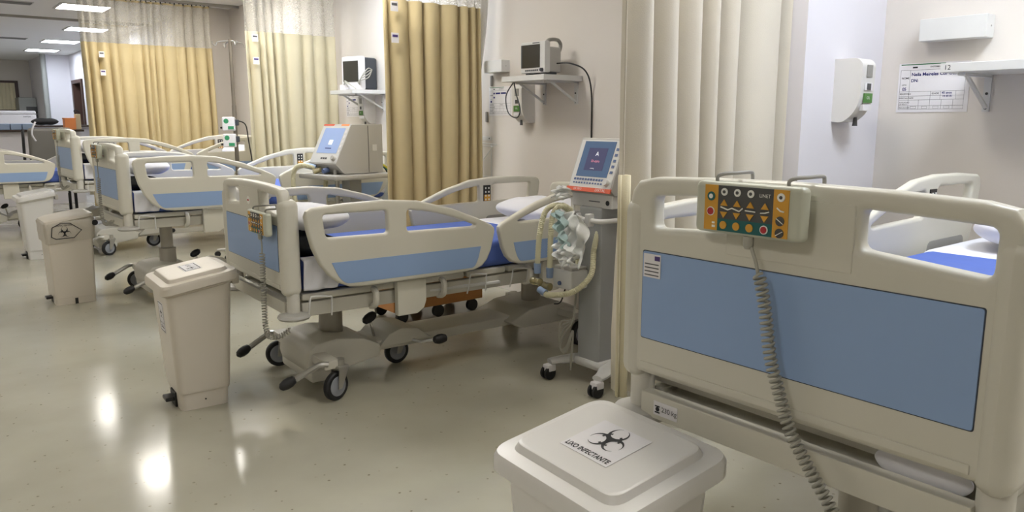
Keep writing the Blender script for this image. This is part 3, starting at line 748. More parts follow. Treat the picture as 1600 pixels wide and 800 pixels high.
        ob('hinge_cap', MB().lathe([(.022, -.205), (.022, -.195)], (.172, 0, .622), 18, 'y'), 'black_plastic', t)
        ob('foot_notch', MB().bx(-.01, .012, -.1825, -.176, 0, .045), 'black_plastic', t)
    return t
mat('bag_white', (194, 187, 174), 0.32, var=0.06, scale=12, bump=0.5, bscale=16)
waste_bin('white pedal bin with a biohazard sticker and LIXO INFECTANTE on its lid', 1.18, 1.145, -.06, 'bin_white', lid_label=True)
waste_bin('white pedal bin with black printed stickers on lid and front', 1.075, 3.915, -.05, 'bin_cream', side_label=True)
waste_bin('white bin lined with a folded-over biohazard bag', .975, 6.84, 0, 'bin_cream', bagged=True)
waste_bin('plain white pedal bin standing behind the bagged bin', 1.06, 9.22, 0, 'bin_white')

# ------------------------------------------------------------------ wall fittings
def note(label, y0, y1, z0, z1, first):
    """paper chart on the head wall, built facing -Y"""
    W = y1 - y0; H = z1 - z0; t = thing('patient_chart', label, 'sign', (XW, (y0 + y1) / 2, z0), -pi / 2, 'bedside charts on the wall')
    ob('sheet', MB().bx(-W / 2, W / 2, -.003, -.001, 0, H), 'paper', t)
    g = lambda u: -W / 2 + u * W
    R = []
    t_ = .0011
    for v in (.86, .42, .33, .25, .13, .06): R.append((g(.03), g(.94), v * H, v * H + t_))
    for u, v0, v1 in ((.17, .06, .86), (.03, .06, .86), (.94, .06, .86), (.48, .25, .42), (.62, .25, .42), (.83, .25, .42), (.32, .06, .25), (.48, .06, .25), (.64, .06, .25), (.80, .06, .25)):
        R.append((g(u), g(u) + t_, v0 * H, v1 * H))
    for u in (.21, .37, .53, .68): R += frame_rects(g(u), g(u + .08), .075 * H, .12 * H, .0009)
    lines(R, 'ink_grey', t, -.0036, 'form_lines')
    lines([(g(.03), g(.66), .965 * H, .985 * H)], 'paper_green', t, -.0036, 'green_rule')
    lines([(g(.2), g(.27), .90 * H, .93 * H)], 'ink', t, -.0036, 'header_block')
    tx = lambda s, u, v, z, m='ink', al='LEFT': text(s, z * H, m, t, (g(u), -.004, v * H), align=al, name='lettering', bold=.022 if m == 'ink_blue' else .006)
    tx('ENFERMARIA', .45, .915, .045); tx('NOME', .05, .70, .055); tx('REGISTRO', .04, .375, .05); tx('ESPECIALIDADE', .035, .29, .042)
    tx('IDADE', .50, .375, .05); tx('AVALIACAO', .04, .20, .038); tx('DE RISCO', .04, .16, .038); tx('PRECAUCOES', .04, .09, .036); tx('LEITO', .06, .56, .036)
    if first:
        tx('Neila Meireles Cor Ucto', .19, .77, .092, 'ink_blue'); tx('DN:', .19, .645, .085, 'ink_blue'); tx('05', .07, .475, .085, 'ink_blue')
        tx('45 anos', .64, .385, .062, 'ink_blue'); tx('14 05 81', .65, .32, .055, 'ink_blue')
    else:
        lines([(g(.2), g(.27), .74 * H, .80 * H), (g(.3), g(.5), .74 * H, .80 * H), (g(.53), g(.75), .74 * H, .80 * H), (g(.2), g(.27), .60 * H, .66 * H), (g(.07), g(.13), .45 * H, .52 * H)], 'ink_blue', t, -.0037, 'handwriting')
    return t
note('white handwritten chart beside the dispenser on the white pillar', 1.52, 1.846, 1.44, 1.672, True)
note('white chart on the wall below the shelf with the grey monitor', 4.90, 5.205, 1.44, 1.672, False)
note('white chart on the wall of the third bay, partly hidden by the shelf', 7.5, 7.80, 1.44, 1.672, False)
def wall_box(label, y0, y1, z0, z1):
    t = thing('conduit_box', label, 'wall box', (XW, (y0 + y1) / 2, z0), -pi / 2, 'white boxes on the wall')
    W = y1 - y0
    ob('cover', MB().bx(-W / 2, W / 2, -.085, 0, 0, z1 - z0, .004), 'white_metal', t)
    ob('screw', MB().lathe([(.004, W / 2), (.004, W / 2 + .002)], (0, -.04, (z1 - z0) / 2), 10, 'x'), 'steel', t)
wall_box('white box on the wall above the handwritten chart', 1.44, 1.73, 1.765, 1.865)
wall_box('white box on the wall left of the grey monitor', 4.93, 5.16, 1.78, 1.875)
def dispenser(label, loc, rz):
    t = thing('soap_dispenser', label, 'dispenser', loc, rz, 'white wall dispensers')
    prof = rnd([(0, 0), (-.05, -.005), (-.10, .03), (-.13, .09), (-.135, .26), (-.11, .285), (0, .285)], [.002, .02, .03, .03, .02, .02, .002], 4)
    b = MB(); t2 = bmesh.new(); n = len(prof)
    A = [t2.verts.new((-.06, y, z)) for y, z in prof]; B = [t2.verts.new((.06, y, z)) for y, z in prof]
    t2.faces.new(A); t2.faces.new(B[::-1])
    for k in range(n): t2.faces.new((A[k], B[k], B[(k + 1) % n], A[(k + 1) % n]))
    bmesh.ops.recalc_face_normals(t2, faces=t2.faces[:]); b.add(t2); ob('cover', b.mesh(40), 'bin_white', t)
    ob('level_window', MB().bx(-.02, .03, -.137, -.134, .20, .255, .001), 'grip', t)
    ob('window_frame', MB().bx(-.03, .04, -.1365, -.133, .14, .175, .001), 'paper', t); ob('window_dark', MB().bx(-.012, .022, -.138, -.136, .143, .172), 'rem_dark', t)
    s = ob('green_label', MB().bx(-.032, .042, -.1375, -.132, .085, .128), 'label_green', t); text('GEL', .018, 'paper', t, (.004, -.138, .107))
    ob('text_label', MB().bx(-.032, .042, -.136, -.118, .05, .078), 'paper', t); ob('nozzle', MB().lathe([(.012, -.02), (.008, .02)], (0, -.085, .0), 12), 'rem_dark', t)
    return t
dispenser('white soap dispenser on the narrow pillar face', (3.515, 1.935, 1.395), 0)
dispenser('white soap dispenser below the shelf with the grey monitor', (XW, 4.68, 1.385), -pi / 2)
dispenser('white soap dispenser below the shelf of the third bay', (XW, 7.22, 1.37), -pi / 2)
def shelf(label, y0, y1, z, depth=.37, mark=None):
    W = y1 - y0; t = thing('wall_shelf', label, 'shelf', (XW, (y0 + y1) / 2, z), -pi / 2, 'white wall shelves')
    ob('board', MB().bx(-W / 2, W / 2, -depth, 0, -.038, 0, .003), 'white_metal', t)
    if mark: text(mark, .028, 'ink', t, (-W / 2 + .03, -depth - .0008, -.019), name='number')
    for s in (-1, 1):
        b = MB(); x = s * (W / 2 - .06)
        b.bx(x - .015, x + .015, -.30, -.0, -.05, -.038); b.bx(x - .015, x + .015, -.012, 0, -.20, -.04)
        b.tube([(x, -.25, -.045), (x, -.012, -.18)], .010, 6); ob('bracket', b, 'device_light', t)
        ob('bolt', MB().lathe([(.006, -.016), (.006, -.010)], (x, 0, -.12), 10, 'y'), 'rubber', t)
        ob('bolt', MB().lathe([(.006, -.016), (.006, -.010)], (x, 0, -.185), 10, 'y'), 'rubber', t)
shelf('white wall shelf on a bracket over the handwritten chart', .45, 1.50, 1.64, mark='12')
shelf('white wall shelf holding the grey monitor with a carry handle', 4.09, 4.56, 1.715)
shelf('white wall shelf holding the white monitor in the third bay', 6.93, 7.42, 1.70)

def monitor_grey():
    t = thing('patient_monitor', 'grey patient monitor with a carry handle on the wall shelf', 'monitor', (3.62, 4.31, 1.715), -pi / 2 + .06)
    b = MB(); b.bx(-.125, .125, -.005, .05, .02, .235, .008); ob('front_frame', b, 'device_light', t)
    ob('body', MB().bx(-.115, .115, .05, .17, .025, .20, .012), 'device_grey', t)
    ob('screen', MB().bx(-.105, .075, -.008, -.004, .055, .215), 'screen_dark', t); ob('side_strip', MB().bx(-.118, -.105, -.0075, -.004, .055, .215), 'device_dark', t)
    for k in range(7): ob('button', MB().bx(-.075 + k * .02, -.062 + k * .02, -.009, -.004, .032, .043), 'ink_grey', t)
    ob('knob', MB().lathe([(.014, -.004), (.012, -.022)], (.098, 0, .038), 16, 'y'), 'device_dark', t)
    ob('brand_print', MB().bx(.0, .07, -.0065, -.005, .222, .229), 'ink_grey', t)
    h = MB(); h.tube(spline([(.10, .03, .22), (.10, .06, .245), (.10, .14, .25), (.10, .175, .22), (.10, .165, .175)], 5), .013, 10); ob('carry_handle', h, 'grip', t)
    for s in (-1, 1): ob('foot', MB().bx(s * .08 - .02, s * .08 + .02, .02, .14, 0, .025, .004), 'device_dark', t)
    return t
monitor_grey()
def monitor_white():
    t = thing('patient_monitor', 'white patient monitor with dark side and cables in the third bay', 'monitor', (3.66, 7.16, 1.70), -pi / 2 + .25)
    ob('front_frame', MB().bx(-.15, .15, -.02, .04, 0, .33, .02), 'paper', t); ob('screen', MB().bx(-.115, .105, -.024, -.018, .08, .285), 'screen_dark', t)
    ob('body', MB().bx(-.14, .14, .04, .20, .01, .32, .02), 'device_dark', t)
    b = MB()
    for k in range(4): b.tube(spline([(.12, -.02, .05 + .01 * k), (.15 + .02 * k, -.06, .08 + .02 * k), (.17, .05, .12 + .03 * k), (.15, .12, .2)], 5), .005, 6)
    for k in range(3): b.tube(spline([(-.08 + .03 * k, -.05, .03), (-.02, -.09, .07 + .01 * k), (.07, -.06, .03), (.1, -.05, .006)], 5), .005, 6)
    ob('cables', b, 'cord_grey', t); ob('plug', MB().bx(-.12, -.03, -.075, -.03, .0, .055, .008), 'paper', t)
monitor_white()
# power cable and loop in bay 2
c = MB(); c.tube(spline([(3.74, 4.19, 1.80), (3.77, 4.08, 1.795), (3.83, 3.99, 1.74), (3.885, 3.985, 1.60), (3.892, 3.985, 1.30), (3.894, 3.985, .6), (3.894, 3.985, .006)], 8), .0055, 8)
tag(ob('power_cable', c, 'black_plastic'), 'black cable hanging down the wall from the grey monitor', 'cable')
c = MB(); c.tube(spline([(3.583, 4.49, 1.672), (3.583, 4.575, 1.58), (3.583, 4.55, 1.46), (3.583, 4.45, 1.42), (3.583, 4.41, 1.48), (3.583, 4.46, 1.60), (3.583, 4.48, 1.672)], 8), .0045, 8)
tag(ob('cable_loop', c, 'device_dark'), 'dark cable loop hanging under the grey monitor shelf', 'cable')
# bowed white strip and wire rack left of the second bay wall
c = MB(); P_ = [(3.79, 5.11, 2.95), (3.79, 5.13, 2.30), (3.79, 5.19, 1.95), (3.79, 5.26, 1.65), (3.79, 5.32, 1.38), (3.79, 5.36, 1.17), (3.79, 5.38, .85), (3.79, 5.38, .45)]
c.tube(spline(P_, 6), .036, 10)
t = thing('plastic_strip', 'bowed white plastic strip beside the tan curtain', 'strip', (0, 0, 0)); ob('strip', c.mesh(80), 'bin_white', t)
for y_, z_ in ((5.235, 1.72), (5.305, 1.43)):
    for d_ in (0, -.07): ob('slot', MB().box((3.755 if d_ == 0 else XW - .006, y_ + d_, z_), (.012, .03, .085), .01), 'slot_grey', t)
t = thing('wire_rack', 'thin wire bag holder on the wall left of the ventilator', 'rack', (XW, 5.26, 1.0), -pi / 2)
ob('plate', MB().bx(-.085, .085, -.006, 0, .235, .27, .002), 'white_metal', t)
for s in (-1, 1): ob('screw', MB().lathe([(.006, -.009), (.006, -.005)], (s * .06, 0, .253), 8, 'y'), 'ink_grey', t)
c = MB(); c.tube([(-.17, -.01, .22), (.17, -.01, .205), (.16, -.045, .19), (-.17, -.045, .20), (-.17, -.01, .22)], .004, 6); c.tube([(.16, -.045, .19), (-.17, -.01, -.05)], .004, 6); c.tube([(.09, -.01, .21), (.09, -.01, -.06), (-.25, -.01, -.08)], .004, 6)
ob('wire_frame', c, 'white_metal', t)

# ------------------------------------------------------------------ ventilators
def hose(pts, r=.016, step=.007):
    path = spline(pts, 30); L = 0; out = [path[0]]
    for a, b in zip(path, path[1:]):
        if (b - out[-1]).length >= step / 2: out.append(b)
    rs = [r * (1.0 if k % 2 else .84) for k in range(len(out))]
    m = MB(); m.tube(out, rs, 12); return m.mesh(50)
def ventilator_tall():
    t = thing('ventilator', 'tall grey ventilator with blue screen and red stripe beside the cream curtain', 'ventilator', (2.84, 2.86, 0), -pi / 2)
    # local: x = -(Y-2.885), y = X-2.84
    prof = [(-.06, 1.05), (.045, 1.31), (.20, 1.30), (.22, 1.02), (-.03, 1.02)]
    def face(u, v, d=0.0):           # u across, v 0..1 up the slope
        return (u, -.06 + .105 * v - d * .93, 1.05 + .26 * v + d * .37)
    b = MB(); n = len(prof); t2 = bmesh.new()
    A = [t2.verts.new((-.16, y, z)) for y, z in prof]; B = [t2.verts.new((.16, y, z)) for y, z in prof]
    t2.faces.new(A); t2.faces.new(B[::-1])
    for k in range(n): t2.faces.new((A[k], B[k], B[(k + 1) % n], A[(k + 1) % n]))
    bmesh.ops.recalc_face_normals(t2, faces=t2.faces[:]); bmesh.ops.bevel(t2, geom=t2.edges[:], offset=.006, segments=2, affect='EDGES', profile=.5)
    b.add(t2); ob('display_housing', b, 'device_grey', t)
    def quad(n_, u0, u1, v0, v1, m, d):
        q = MB(); c = [face(u0, v0, d), face(u1, v0, d), face(u1, v1, d), face(u0, v1, d)]; e = [face(u0, v0, -.002), face(u1, v0, -.002), face(u1, v1, -.002), face(u0, v1, -.002)]
        q.poly(c)
        for k in range(4): q.poly([c[k], c[(k + 1) % 4], e[(k + 1) % 4], e[k]])
        return ob(n_, q, m, t)
    quad('bezel', -.15, .15, .03, .96, 'device_light', .002); quad('screen', -.12, .105, .24, .93, 'screen_blue', .004)
    quad('screen_window', -.075, .06, .36, .80, 'screen_box', .005)
    R = (radians(68), 0, 0)
    text('A', .035, 'screen_white', t, face(-.005, .68, .0065), rot=R); text('Di-alpha', .018, 'screen_pink', t, face(-.005, .54, .0065), rot=R); text('Loading', .009, 'screen_white', t, face(-.015, .40, .0065), rot=R)
    for k in range(11): quad('key', -.125 + k * .020, -.112 + k * .020, .165, .205, 'button_blue', .005)
    for k in range(11): quad('key', -.125 + k * .020, -.115 + k * .020, .10, .13, 'button_blue', .005)
    for k in range(5): quad('key', .118, .135, .32 + k * .11, .37 + k * .11, 'button_blue', .005)
    c0 = Vector(face(.118, .14, .0)); c1 = Vector(face(.118, .14, .022)); ob('dial', MB().cyl(c0, c1, .019, .016, 18), 'device_light', t)
    quad('red_stripe', -.16, .16, -.05, .03, 'stripe_red', .006)
    text('DX 3012', .016, 'paper', t, face(-.075, -.01, .0075), rot=R); text('DIXTAL', .021, 'paper', t, face(.09, -.01, .0075), rot=R)
    ob('lower_unit', MB().bx(-.15, .15, -.035, .20, .955, 1.025, .006), 'device_light', t); ob('socket', MB().lathe([(.013, -.037), (.013, -.03)], (.115, 0, .985), 14, 'y'), 'rubber', t)
    ob('print', MB().bx(-.02, .06, -.0365, -.034, .985, .990), 'ink_grey', t)
    for x in (-.03, .05): ob('port', MB().cyl((x, -.01, .955), (x, -.01, .90), .016, n=14), 'hose_cuff', t)
    ob('column', MB().bx(-.08, .09, -.05, .13, .10, .96, .015), 'vent_column', t)
    h = MB(); h.tube(spline([(-.17, .05, .905), (-.19, -.09, .915), (-.16, -.135, .915), (0, -.13, .905), (.12, -.12, .90), (.16, -.08, .90), (.16, .08, .90)], 6), .013, 10); ob('handle_bar', h, 'white_metal', t)
    ob('bar_clamp', MB().bx(.06, .095, -.145, -.105, .87, .935, .006), 'device_light', t)
    ob('humidifier', MB().bx(-.15, .0, -.17, -.05, .525, .63, .012), 'device_light', t); ob('humidifier_top', MB().bx(-.145, -.005, -.165, -.055, .628, .645, .006), 'device_grey', t); ob('humidifier_dial', MB().lathe([(.012, -.17), (.011, -.178)], (-.09, 0, .555), 12, 'y'), 'button_blue', t)
    # base
    for s in (-1, 1):
        bs = MB(); bs.tube(spline([(s * .05, .06, .13), (s * .11, .0, .12), (s * .165, -.09, .105), (s * .185, -.155, .10)], 6), [.055 - .0014 * k for k in range(19)], 10)
        for v in bs.bm.verts: v.co.z = .105 + (v.co.z - .115) * .55
        ob('base_leg', bs, 'device_light', t)
        bs = MB(); bs.tube(spline([(s * .05, .06, .13), (s * .12, .14, .12), (s * .185, .24, .10)], 6), [.055 - .002 * k for k in range(13)], 10)
        for v in bs.bm.verts: v.co.z = .105 + (v.co.z - .115) * .55
        ob('base_leg', bs, 'device_light', t)
        for yy in (-.155, .24):
            cs = MB(); cs.bx(s * .185 - .026, s * .185 + .026, yy - .03, yy + .03, .04, .085, .01); k_ = ob('caster', cs, 'paper', t)
            for dx in (-.016, .016): ob('wheel', MB().lathe([(.01, -.009), (.036, -.008), (.036, .008), (.01, .009)], (0, 0, 0), 18, 'x'), 'rubber', k_, (s * .185 + dx, yy - .01, .036))
    ob('base_plate', MB().bx(-.10, .11, -.06, .16, .085, .14, .02), 'device_light', t)
    # hoses
    for p in ([(-.09, -.10, .93), (-.12, -.16, .965), (-.175, -.20, .93), (-.20, -.22, .80), (-.215, -.22, .62)], [(-.07, -.11, .935), (-.09, -.16, .965), (-.135, -.18, .92), (-.15, -.185, .80), (-.155, -.185, .60)]):
        ob('breathing_hose', hose(p), 'hose', t); e = Vector(p[-1]); ob('hose_cuff', MB().cyl(e + Vector((0, 0, .03)), e - Vector((0, 0, .025)), .020, .018, 14), 'hose_cuff', t)
    ob('breathing_hose', hose([(.05, -.01, .90), (.06, -.07, .75), (.09, -.12, .62), (.03, -.19, .53), (-.09, -.24, .50), (-.13, -.245, .505)]), 'hose', t)
    ob('hose_cuff', MB().cyl((-.12, -.245, .504), (-.165, -.25, .52), .019, .018, 14), 'hose_cuff', t)
    ob('breathing_hose', hose([(-.03, -.01, .90), (-.035, -.06, .8), (-.05, -.08, .65)]), 'hose', t)
    for a in ((-.22, -.225, .55), (-.17, -.20, .53)):
        y_ = MB(); y_.lathe([(.013, -.04), (.021, -.03), (.021, -.01), (.015, .0), (.021, .01), (.021, .035), (.013, .04)], a, 14, 'x'); ob('water_trap', y_, 'clear_amber', t)
    lo = MB()
    for k in range(4): lo.tube(spline([(-.08, -.06, .55), (-.09, -.07, .35), (-.14 - .01 * k, -.09, .25 + .02 * k), (-.16, -.1, .17), (-.11, -.1, .16 + .01 * k), (-.08, -.08, .28), (-.085, -.09, .12 - .02 * k)], 6), .005, 6)
    ob('power_cord', lo, 'cord_grey', t)
    lo = MB(); lo.tube(spline([(-.13, -.08, .55), (-.2, -.06, .42), (-.3, -.02, .38)], 6), .004, 6); lo.tube(spline([(-.1, -.1, .525), (-.06, -.12, .49), (-.02, -.1, .52)], 6), .004, 6); ob('sensor_cable', lo, 'black_plastic', t)
    # plastic bags hung over the bar
    rs = random.Random(9)
    def film(x0, x1, z1, z0, y, seed, sk=0.0, cut=.0):
        r2 = random.Random(seed); p = [r2.uniform(0, 6) for _ in range(6)]
        m = MB()
        def f(u, v):
            zz = z1 + (z0 - z1) * v * (1 + cut * sin(u * 5 + p[0])); wd = .75 + .35 * sin(v * 2.6)
            xx = (x0 + x1) / 2 + (u - .5) * (x1 - x0) * wd + sk * v
            return (xx + .01 * sin(v * 11 + p[1]), y + .018 * sin(u * 17 + p[2] + v * 5) + .014 * sin(u * 8 - v * 13 + p[3]) - .02 * v, zz + .008 * sin(u * 13 + p[4]))
        m.grid(f, 30, 24); return m.mesh(70)
    return t, film
vt, film = ventilator_tall()
t = thing('plastic_bag', 'crumpled clear plastic bag with teal wrap hung on the ventilator bar', 'bag', (2.84, 2.86, 0), -pi / 2)
o = ob('clear_film', film(-.04, .13, .94, .68, -.20, 3, .0, .12), 'bag_film', t); o.modifiers.new('s', 'SOLIDIFY').thickness = .0015
o = ob('teal_wrap', film(-.03, .03, .95, .80, -.26, 5, .04, .2), 'teal_film', t); o.modifiers.new('s', 'SOLIDIFY').thickness = .0015
o = ob('clear_film', film(-.15, -.06, 1.06, 1.0, -.14, 8, .0, .04), 'bag_film', t); o.modifiers.new('s', 'SOLIDIFY').thickness = .0015
o = ob('clear_film', film(-.01, .13, .79, .705, -.27, 12, .0, .1), 'bag_film', t); o.modifiers.new('s', 'SOLIDIFY').thickness = .0015

def ventilator_table():
    t = thing('ventilator', 'grey wedge-shaped ventilator with pale blue screen on a small table', 'ventilator', (2.74, 5.74, 0), -pi / 2 + .16)
    Z = .985
    # plan: front face narrow, widening sides
    def sec(z, yf): return [(-.20, yf, z), (.17, yf, z), (.20, .15, z), (.17, .36, z), (-.17, .36, z), (-.20, .15, z)]
    b = MB(); lo = [b.bm.verts.new(p) for p in sec(Z + .0, -.02)]; mi = [b.bm.verts.new(p) for p in sec(Z + .075, -.10)]; hi = [b.bm.verts.new(p) for p in sec(Z + .385, .06)]
    for A, B in ((lo, mi), (mi, hi)):
        for k in range(6): b.bm.faces.new((A[k], A[(k + 1) % 6], B[(k + 1) % 6], B[k]))
    b.bm.faces.new(lo[::-1]); b.bm.faces.new(hi)
    ob('housing', b.mesh(20), 'device_grey', t)
    sl = .16 / .31
    def face(u, v, d=0.0): return (u, -.10 + .16 * v - d * .89, Z + .075 + .31 * v + d * .46)
    def quad(n_, u0, u1, v0, v1, m, d):
        q = MB(); c = [face(u0, v0, d), face(u1, v0, d), face(u1, v1, d), face(u0, v1, d)]; e = [face(u0, v0, -.002), face(u1, v0, -.002), face(u1, v1, -.002), face(u0, v1, -.002)]
        q.poly(c)
        for k in range(4): q.poly([c[k], c[(k + 1) % 4], e[(k + 1) % 4], e[k]])
        return ob(n_, q, m, t)
    quad('bezel', -.195, .165, .03, .97, 'device_light', .003); quad('screen', -.15, .12, .27, .90, 'screen_light', .005); quad('screen_logo', -.03, .02, .48, .60, 'screen_white', .0065)
    quad('screen_print', -.05, .03, .38, .40, 'ink_blue', .0065)
    quad('alarm_strip', -.19, -.05, .955, 1.0, 'stripe_red', .004); quad('alarm_strip', .05, .15, .955, 1.0, 'orange', .004)
    for k in range(5): quad('key', .135, .155, .3 + k * .12, .36 + k * .12, 'paper', .006)
    for k in range(3): quad('key', -.06 + k * .03, -.04 + k * .03, .12, .16, 'ink_grey', .006)
    ob('dial', MB().cyl(face(.12, .14, 0), face(.12, .14, .028), .022, .018, 18), 'device_grey', t)
    sd = MB(); sd.box((.193, .20, Z + .19), (.006, .003, .37)); ob('side_seam', sd, 'rem_dark', t)
    ob('side_print', MB().box((.187, .265, Z + .2), (.004, .05, .05), rot=Matrix.Rotation(.14, 3, 'Z')), 'device_light', t)
    ob('front_socket', MB().cyl((-.08, -.07, Z + .03), (-.10, -.13, Z + .01), .022, n=14), 'clear_amber', t); ob('front_socket', MB().cyl((.02, -.07, Z + .03), (.02, -.12, Z + .02), .02, n=14), 'button_blue', t)
    ob('knob_post', MB().cyl((.10, -.06, Z - .04), (.10, -.06, Z + .03), .014, n=12), 'device_grey', t)
    ob('tray', MB().bx(-.27, .25, -.16, .40, Z - .045, Z - .005, .012), 'device_grey', t)
    ob('column', MB().bx(-.02, .09, .08, .2, .1, Z - .045, .01), 'vent_column', t); ob('pole', MB().cyl((-.05, .06, .1), (-.05, .06, Z - .045), .018, n=12), 'steel', t)
    bs = MB(); bs.bx(-.25, .25, .10, .18, .08, .13, .015); bs.bx(-.25, -.19, -.1, .38, .08, .13, .015); bs.bx(.19, .25, -.1, .38, .08, .13, .015); ob('base', bs, 'device_light', t)
    for x in (-.22, .22):
        for y in (-.06, .34): ob('wheel', MB().lathe([(.01, -.012), (.038, -.01), (.038, .01), (.01, .012)], (x, y, .038), 16, 'x'), 'rubber', t)
    ob('breathing_hose', hose([(-.12, -.1, Z + .04), (-.19, -.19, Z + .06), (-.24, -.22, Z - .0), (-.25, -.22, Z - .15), (-.24, -.2, Z - .35)], .02), 'hose', t)
    ob('breathing_hose', hose([(-.12, .0, Z - .06), (-.11, -.02, Z - .2), (-.11, -.02, Z - .4)], .02), 'hose', t)
    ob('hose_cuff', MB().cyl((-.12, -.09, Z + .04), (-.18, -.15, Z + .06), .024, n=14), 'hose_cuff', t)
    for k, (m_, dx) in enumerate((('hose_green', .0), ('hose_yellow', .02), ('black_plastic', -.03))):
        ob('gas_hose', MB().tube(spline([(.14 + dx, .36, Z + .06), (.17 + dx, .42, Z - .0), (.20 + dx * 2, .44, Z - .15), (.22 + dx * 3, .46, Z - .40)], 6), .009 if k < 2 else .005, 8), m_, t)
ventilator_table()

# ------------------------------------------------------------------ infusion stand with pumps
t = thing('infusion_stand', 'steel infusion stand at the edge of the cream netting curtain', 'stand', (2.72, 7.93, 0))
ob('pole', MB().cyl((0, 0, .08), (0, 0, 1.55), .021, n=12), 'pole_steel', t); ob('upper_pole', MB().cyl((0, 0, 1.5), (0, 0, 2.20), .018, n=12), 'pole_steel', t)
c = MB()
for a in range(4):
    q = a * pi / 2 + pi; c.tube(spline([(0, 0, 2.18), (.07 * cos(q), .07 * sin(q), 2.175), (.13 * cos(q), .13 * sin(q), 2.16), (.14 * cos(q), .14 * sin(q), 2.13), (.17 * cos(q), .17 * sin(q), 2.14), (.175 * cos(q), .175 * sin(q), 2.17)], 4), .005, 6)
ob('hooks', c, 'steel', t)
for a in range(5):
    q = a * 2 * pi / 5; g = ob('foot', MB().tube([(0, 0, .09), (.26 * cos(q), .26 * sin(q), .07)], .014, 8), 'steel', t)
    ob('wheel', MB().lathe([(.01, -.01), (.03, -.009), (.03, .009), (.01, .01)], (.26 * cos(q), .26 * sin(q), .03), 14, 'y'), 'rubber', g)
for z, n_ in ((1.30, 'upper white infusion pump with green print on the stand'), (1.135, 'lower white infusion pump with green print on the stand')):
    p = thing('infusion_pump', n_, 'pump', (2.655, 7.87, z), -.45, 'infusion pumps on the stand')
    ob('case', MB().bx(-.075, .045, -.05, .04, 0, .135, .012), 'paper', p); ob('clamp', MB().bx(.035, .075, -.01, .06, .05, .11, .008), 'device_dark', p)
    ob('display', MB().lathe([(.024, -.049), (.024, -.053)], (-.035, 0, .095), 16, 'y'), 'green_print', p); ob('keypad', MB().bx(-.02, .035, -.053, -.049, .015, .045), 'green_print', p)
    ob('door_knob', MB().lathe([(.008, -.1), (.012, -.075)], (0, 0, .03), 10, 'x'), 'rubber', p)
c = MB(); c.tube(spline([(2.73, 7.90, 1.40), (2.80, 7.86, 1.36), (2.82, 7.85, 1.2), (2.85, 7.85, .95)], 6), .006, 6)
tag(ob('pump_cable', c, 'black_plastic'), 'black cable hanging from the infusion pumps', 'cable')

# ------------------------------------------------------------------ wooden trolley box behind the second bed
t = thing('wooden_trolley', 'low wooden box on black casters behind the second bed', 'trolley', (2.95, 4.72, 0))
ob('box', MB().bx(-.38, .38, -.18, .18, .09, .29, .006), 'wood_box', t)
for x in (-.3, .0, .3):
    for y in (-.15, .15): ob('wheel', MB().lathe([(.01, -.015), (.045, -.014), (.045, .014), (.01, .015)], (x, y, .045), 16, 'y'), 'rubber', t)

# ------------------------------------------------------------------ far end: counters, copier, chair
t = thing('counter', 'high nurse counter with dark top carrying the orange box', 'counter', (.9, 15.2, 0))
ob('front_wall', MB().bx(-2.4, 1.62, -.1, .1, 0, 1.215), 'wall_cool', t); ob('top', MB().bx(-2.45, 1.66, -.22, .22, 1.215, 1.25, .005), 'counter_top', t)
t = thing('counter', 'rear counter with dark top carrying the white copier', 'counter', (.9, 17.2, 0))
ob('front_wall', MB().bx(-2.4, 2.4, -.05, .3, 0, 1.28), 'wall_cool', t); ob('top', MB().bx(-2.4, 2.42, -.25, .35, 1.28, 1.315, .005), 'counter_top', t)
t = thing('copier', 'white desktop copier on the rear counter', 'copier', (1.78, 17.2, 1.315))
ob('body', MB().bx(-.45, .35, -.2, .3, 0, .20, .02), 'paper', t); ob('lid', MB().bx(-.45, .35, -.2, .3, .203, .265, .02), 'paper', t)
text('xerox', .05, 'ink_grey', t, (.2, -.202, .16)); ob('tray', MB().bx(-.45, -.25, -.22, -.2, .02, .15, .004), 'cabinet_grey', t)
for k in range(3):
    tag(ob('storage_bin', MB().bx(0, .155, -.1, .1, 0, .1, .012), 'bin_blue', None, (1.34 + k * .165, 15.12, 1.25)), 'small blue-grey tray in the row on the nurse counter', 'tray', 'trays on the nurse counter')
t = thing('waste_box', 'orange box on the nurse counter', 'box', (2.375, 15.15, 1.25)); ob('box', MB().bx(-.085, .085, -.1, .1, 0, .19, .01), 'orange', t); ob('rim', MB().bx(-.09, .09, -.105, .105, .18, .195, .004), 'orange', t)
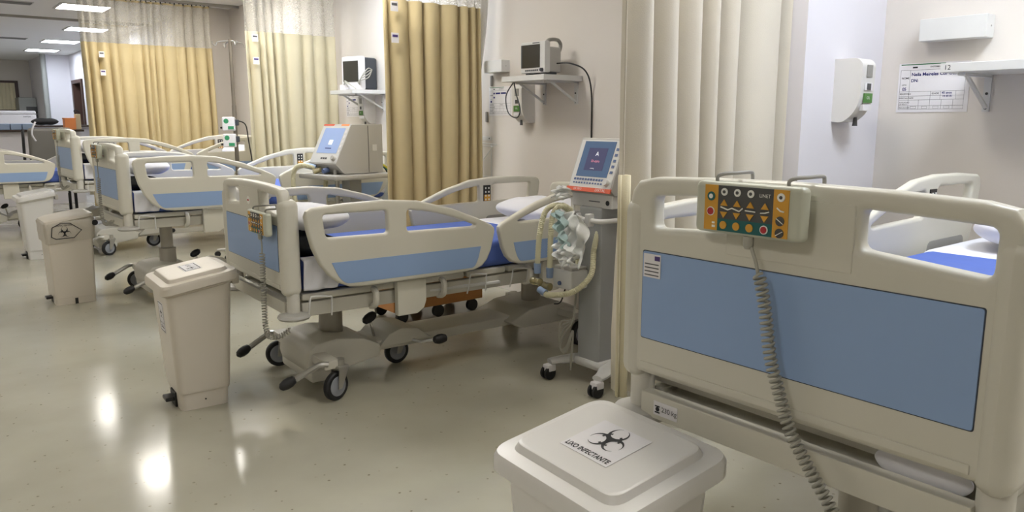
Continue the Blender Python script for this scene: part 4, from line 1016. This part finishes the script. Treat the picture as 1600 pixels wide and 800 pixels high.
t = thing('file_holder', 'beige upright file holder beside the orange box', 'holder', (2.51, 15.15, 1.25)); ob('back', MB().bx(-.04, .04, -.02, .1, 0, .26, .008), 'cream_cloth', t)
c = MB(); c.tube(spline([(-.03, 0, .26), (-.05, -.02, .31), (-.02, -.04, .33), (.03, -.03, .29)], 4), .01, 6); ob('loop', c, 'rubber', t)
t = thing('cabinet', 'grey cabinet with dark shelves near the far wall', 'cabinet', (2.83, 23.6, 0)); ob('carcass', MB().bx(-.25, .14, -.2, .45, 0, 1.98, .01), 'cabinet_grey', t); ob('shelf_gap', MB().bx(-.1, .14, -.215, -.2, 1.2, 1.75), 'rem_dark', t)
for z in (1.35, 1.55): ob('shelf', MB().bx(-.1, .14, -.22, -.2, z, z + .03), 'cabinet_grey', t)
t = thing('armchair', 'grey reclining hospital armchair with a black bag on its back', 'chair', (1.76, 13.5, 0), 0)
ob('backrest', MB().box((.02, .05, .98), (.44, .12, .62), .04, Matrix.Rotation(.12, 3, 'X'), 3), 'chair_grey', t); ob('seat', MB().bx(-.22, .26, -.55, .0, .42, .54, .03), 'chair_grey', t)
for s in (-1, 1):
    c = MB(); c.tube(spline([(s * .25, .12, 1.26), (s * .26, .05, 1.15), (s * .27, .03, .8), (s * .27, .0, .4), (s * .27, .05, .05)], 5), .02, 8); ob('side_frame', c, 'rubber', t)
    ob('armrest', MB().bx(s * .27 - .03, s * .27 + .03, -.5, .05, .66, .71, .015), 'rubber', t)
    ob('leg', MB().bx(s * .27 - .02, s * .27 + .02, -.5, -.46, 0, .66, .008), 'rubber', t)
    ob('leg', MB().bx(s * .27 - .02, s * .27 + .02, .02, .06, 0, .30, .008), 'rubber', t)
tag(blob('black_bag', None, 'black_cloth', None, 91, (.18, .08, .05), (1.80, 13.52, 1.385), .1), 'black bag with a white strap resting on the grey armchair', 'bag')
c = MB(); c.tube(spline([(1.66, 13.42, 1.38), (1.62, 13.40, 1.30), (1.60, 13.40, 1.2), (1.64, 13.40, 1.10)], 5), .014, 6)
tag(ob('white_strap', c, 'linen'), 'white strap hanging beside the black bag', 'strap')
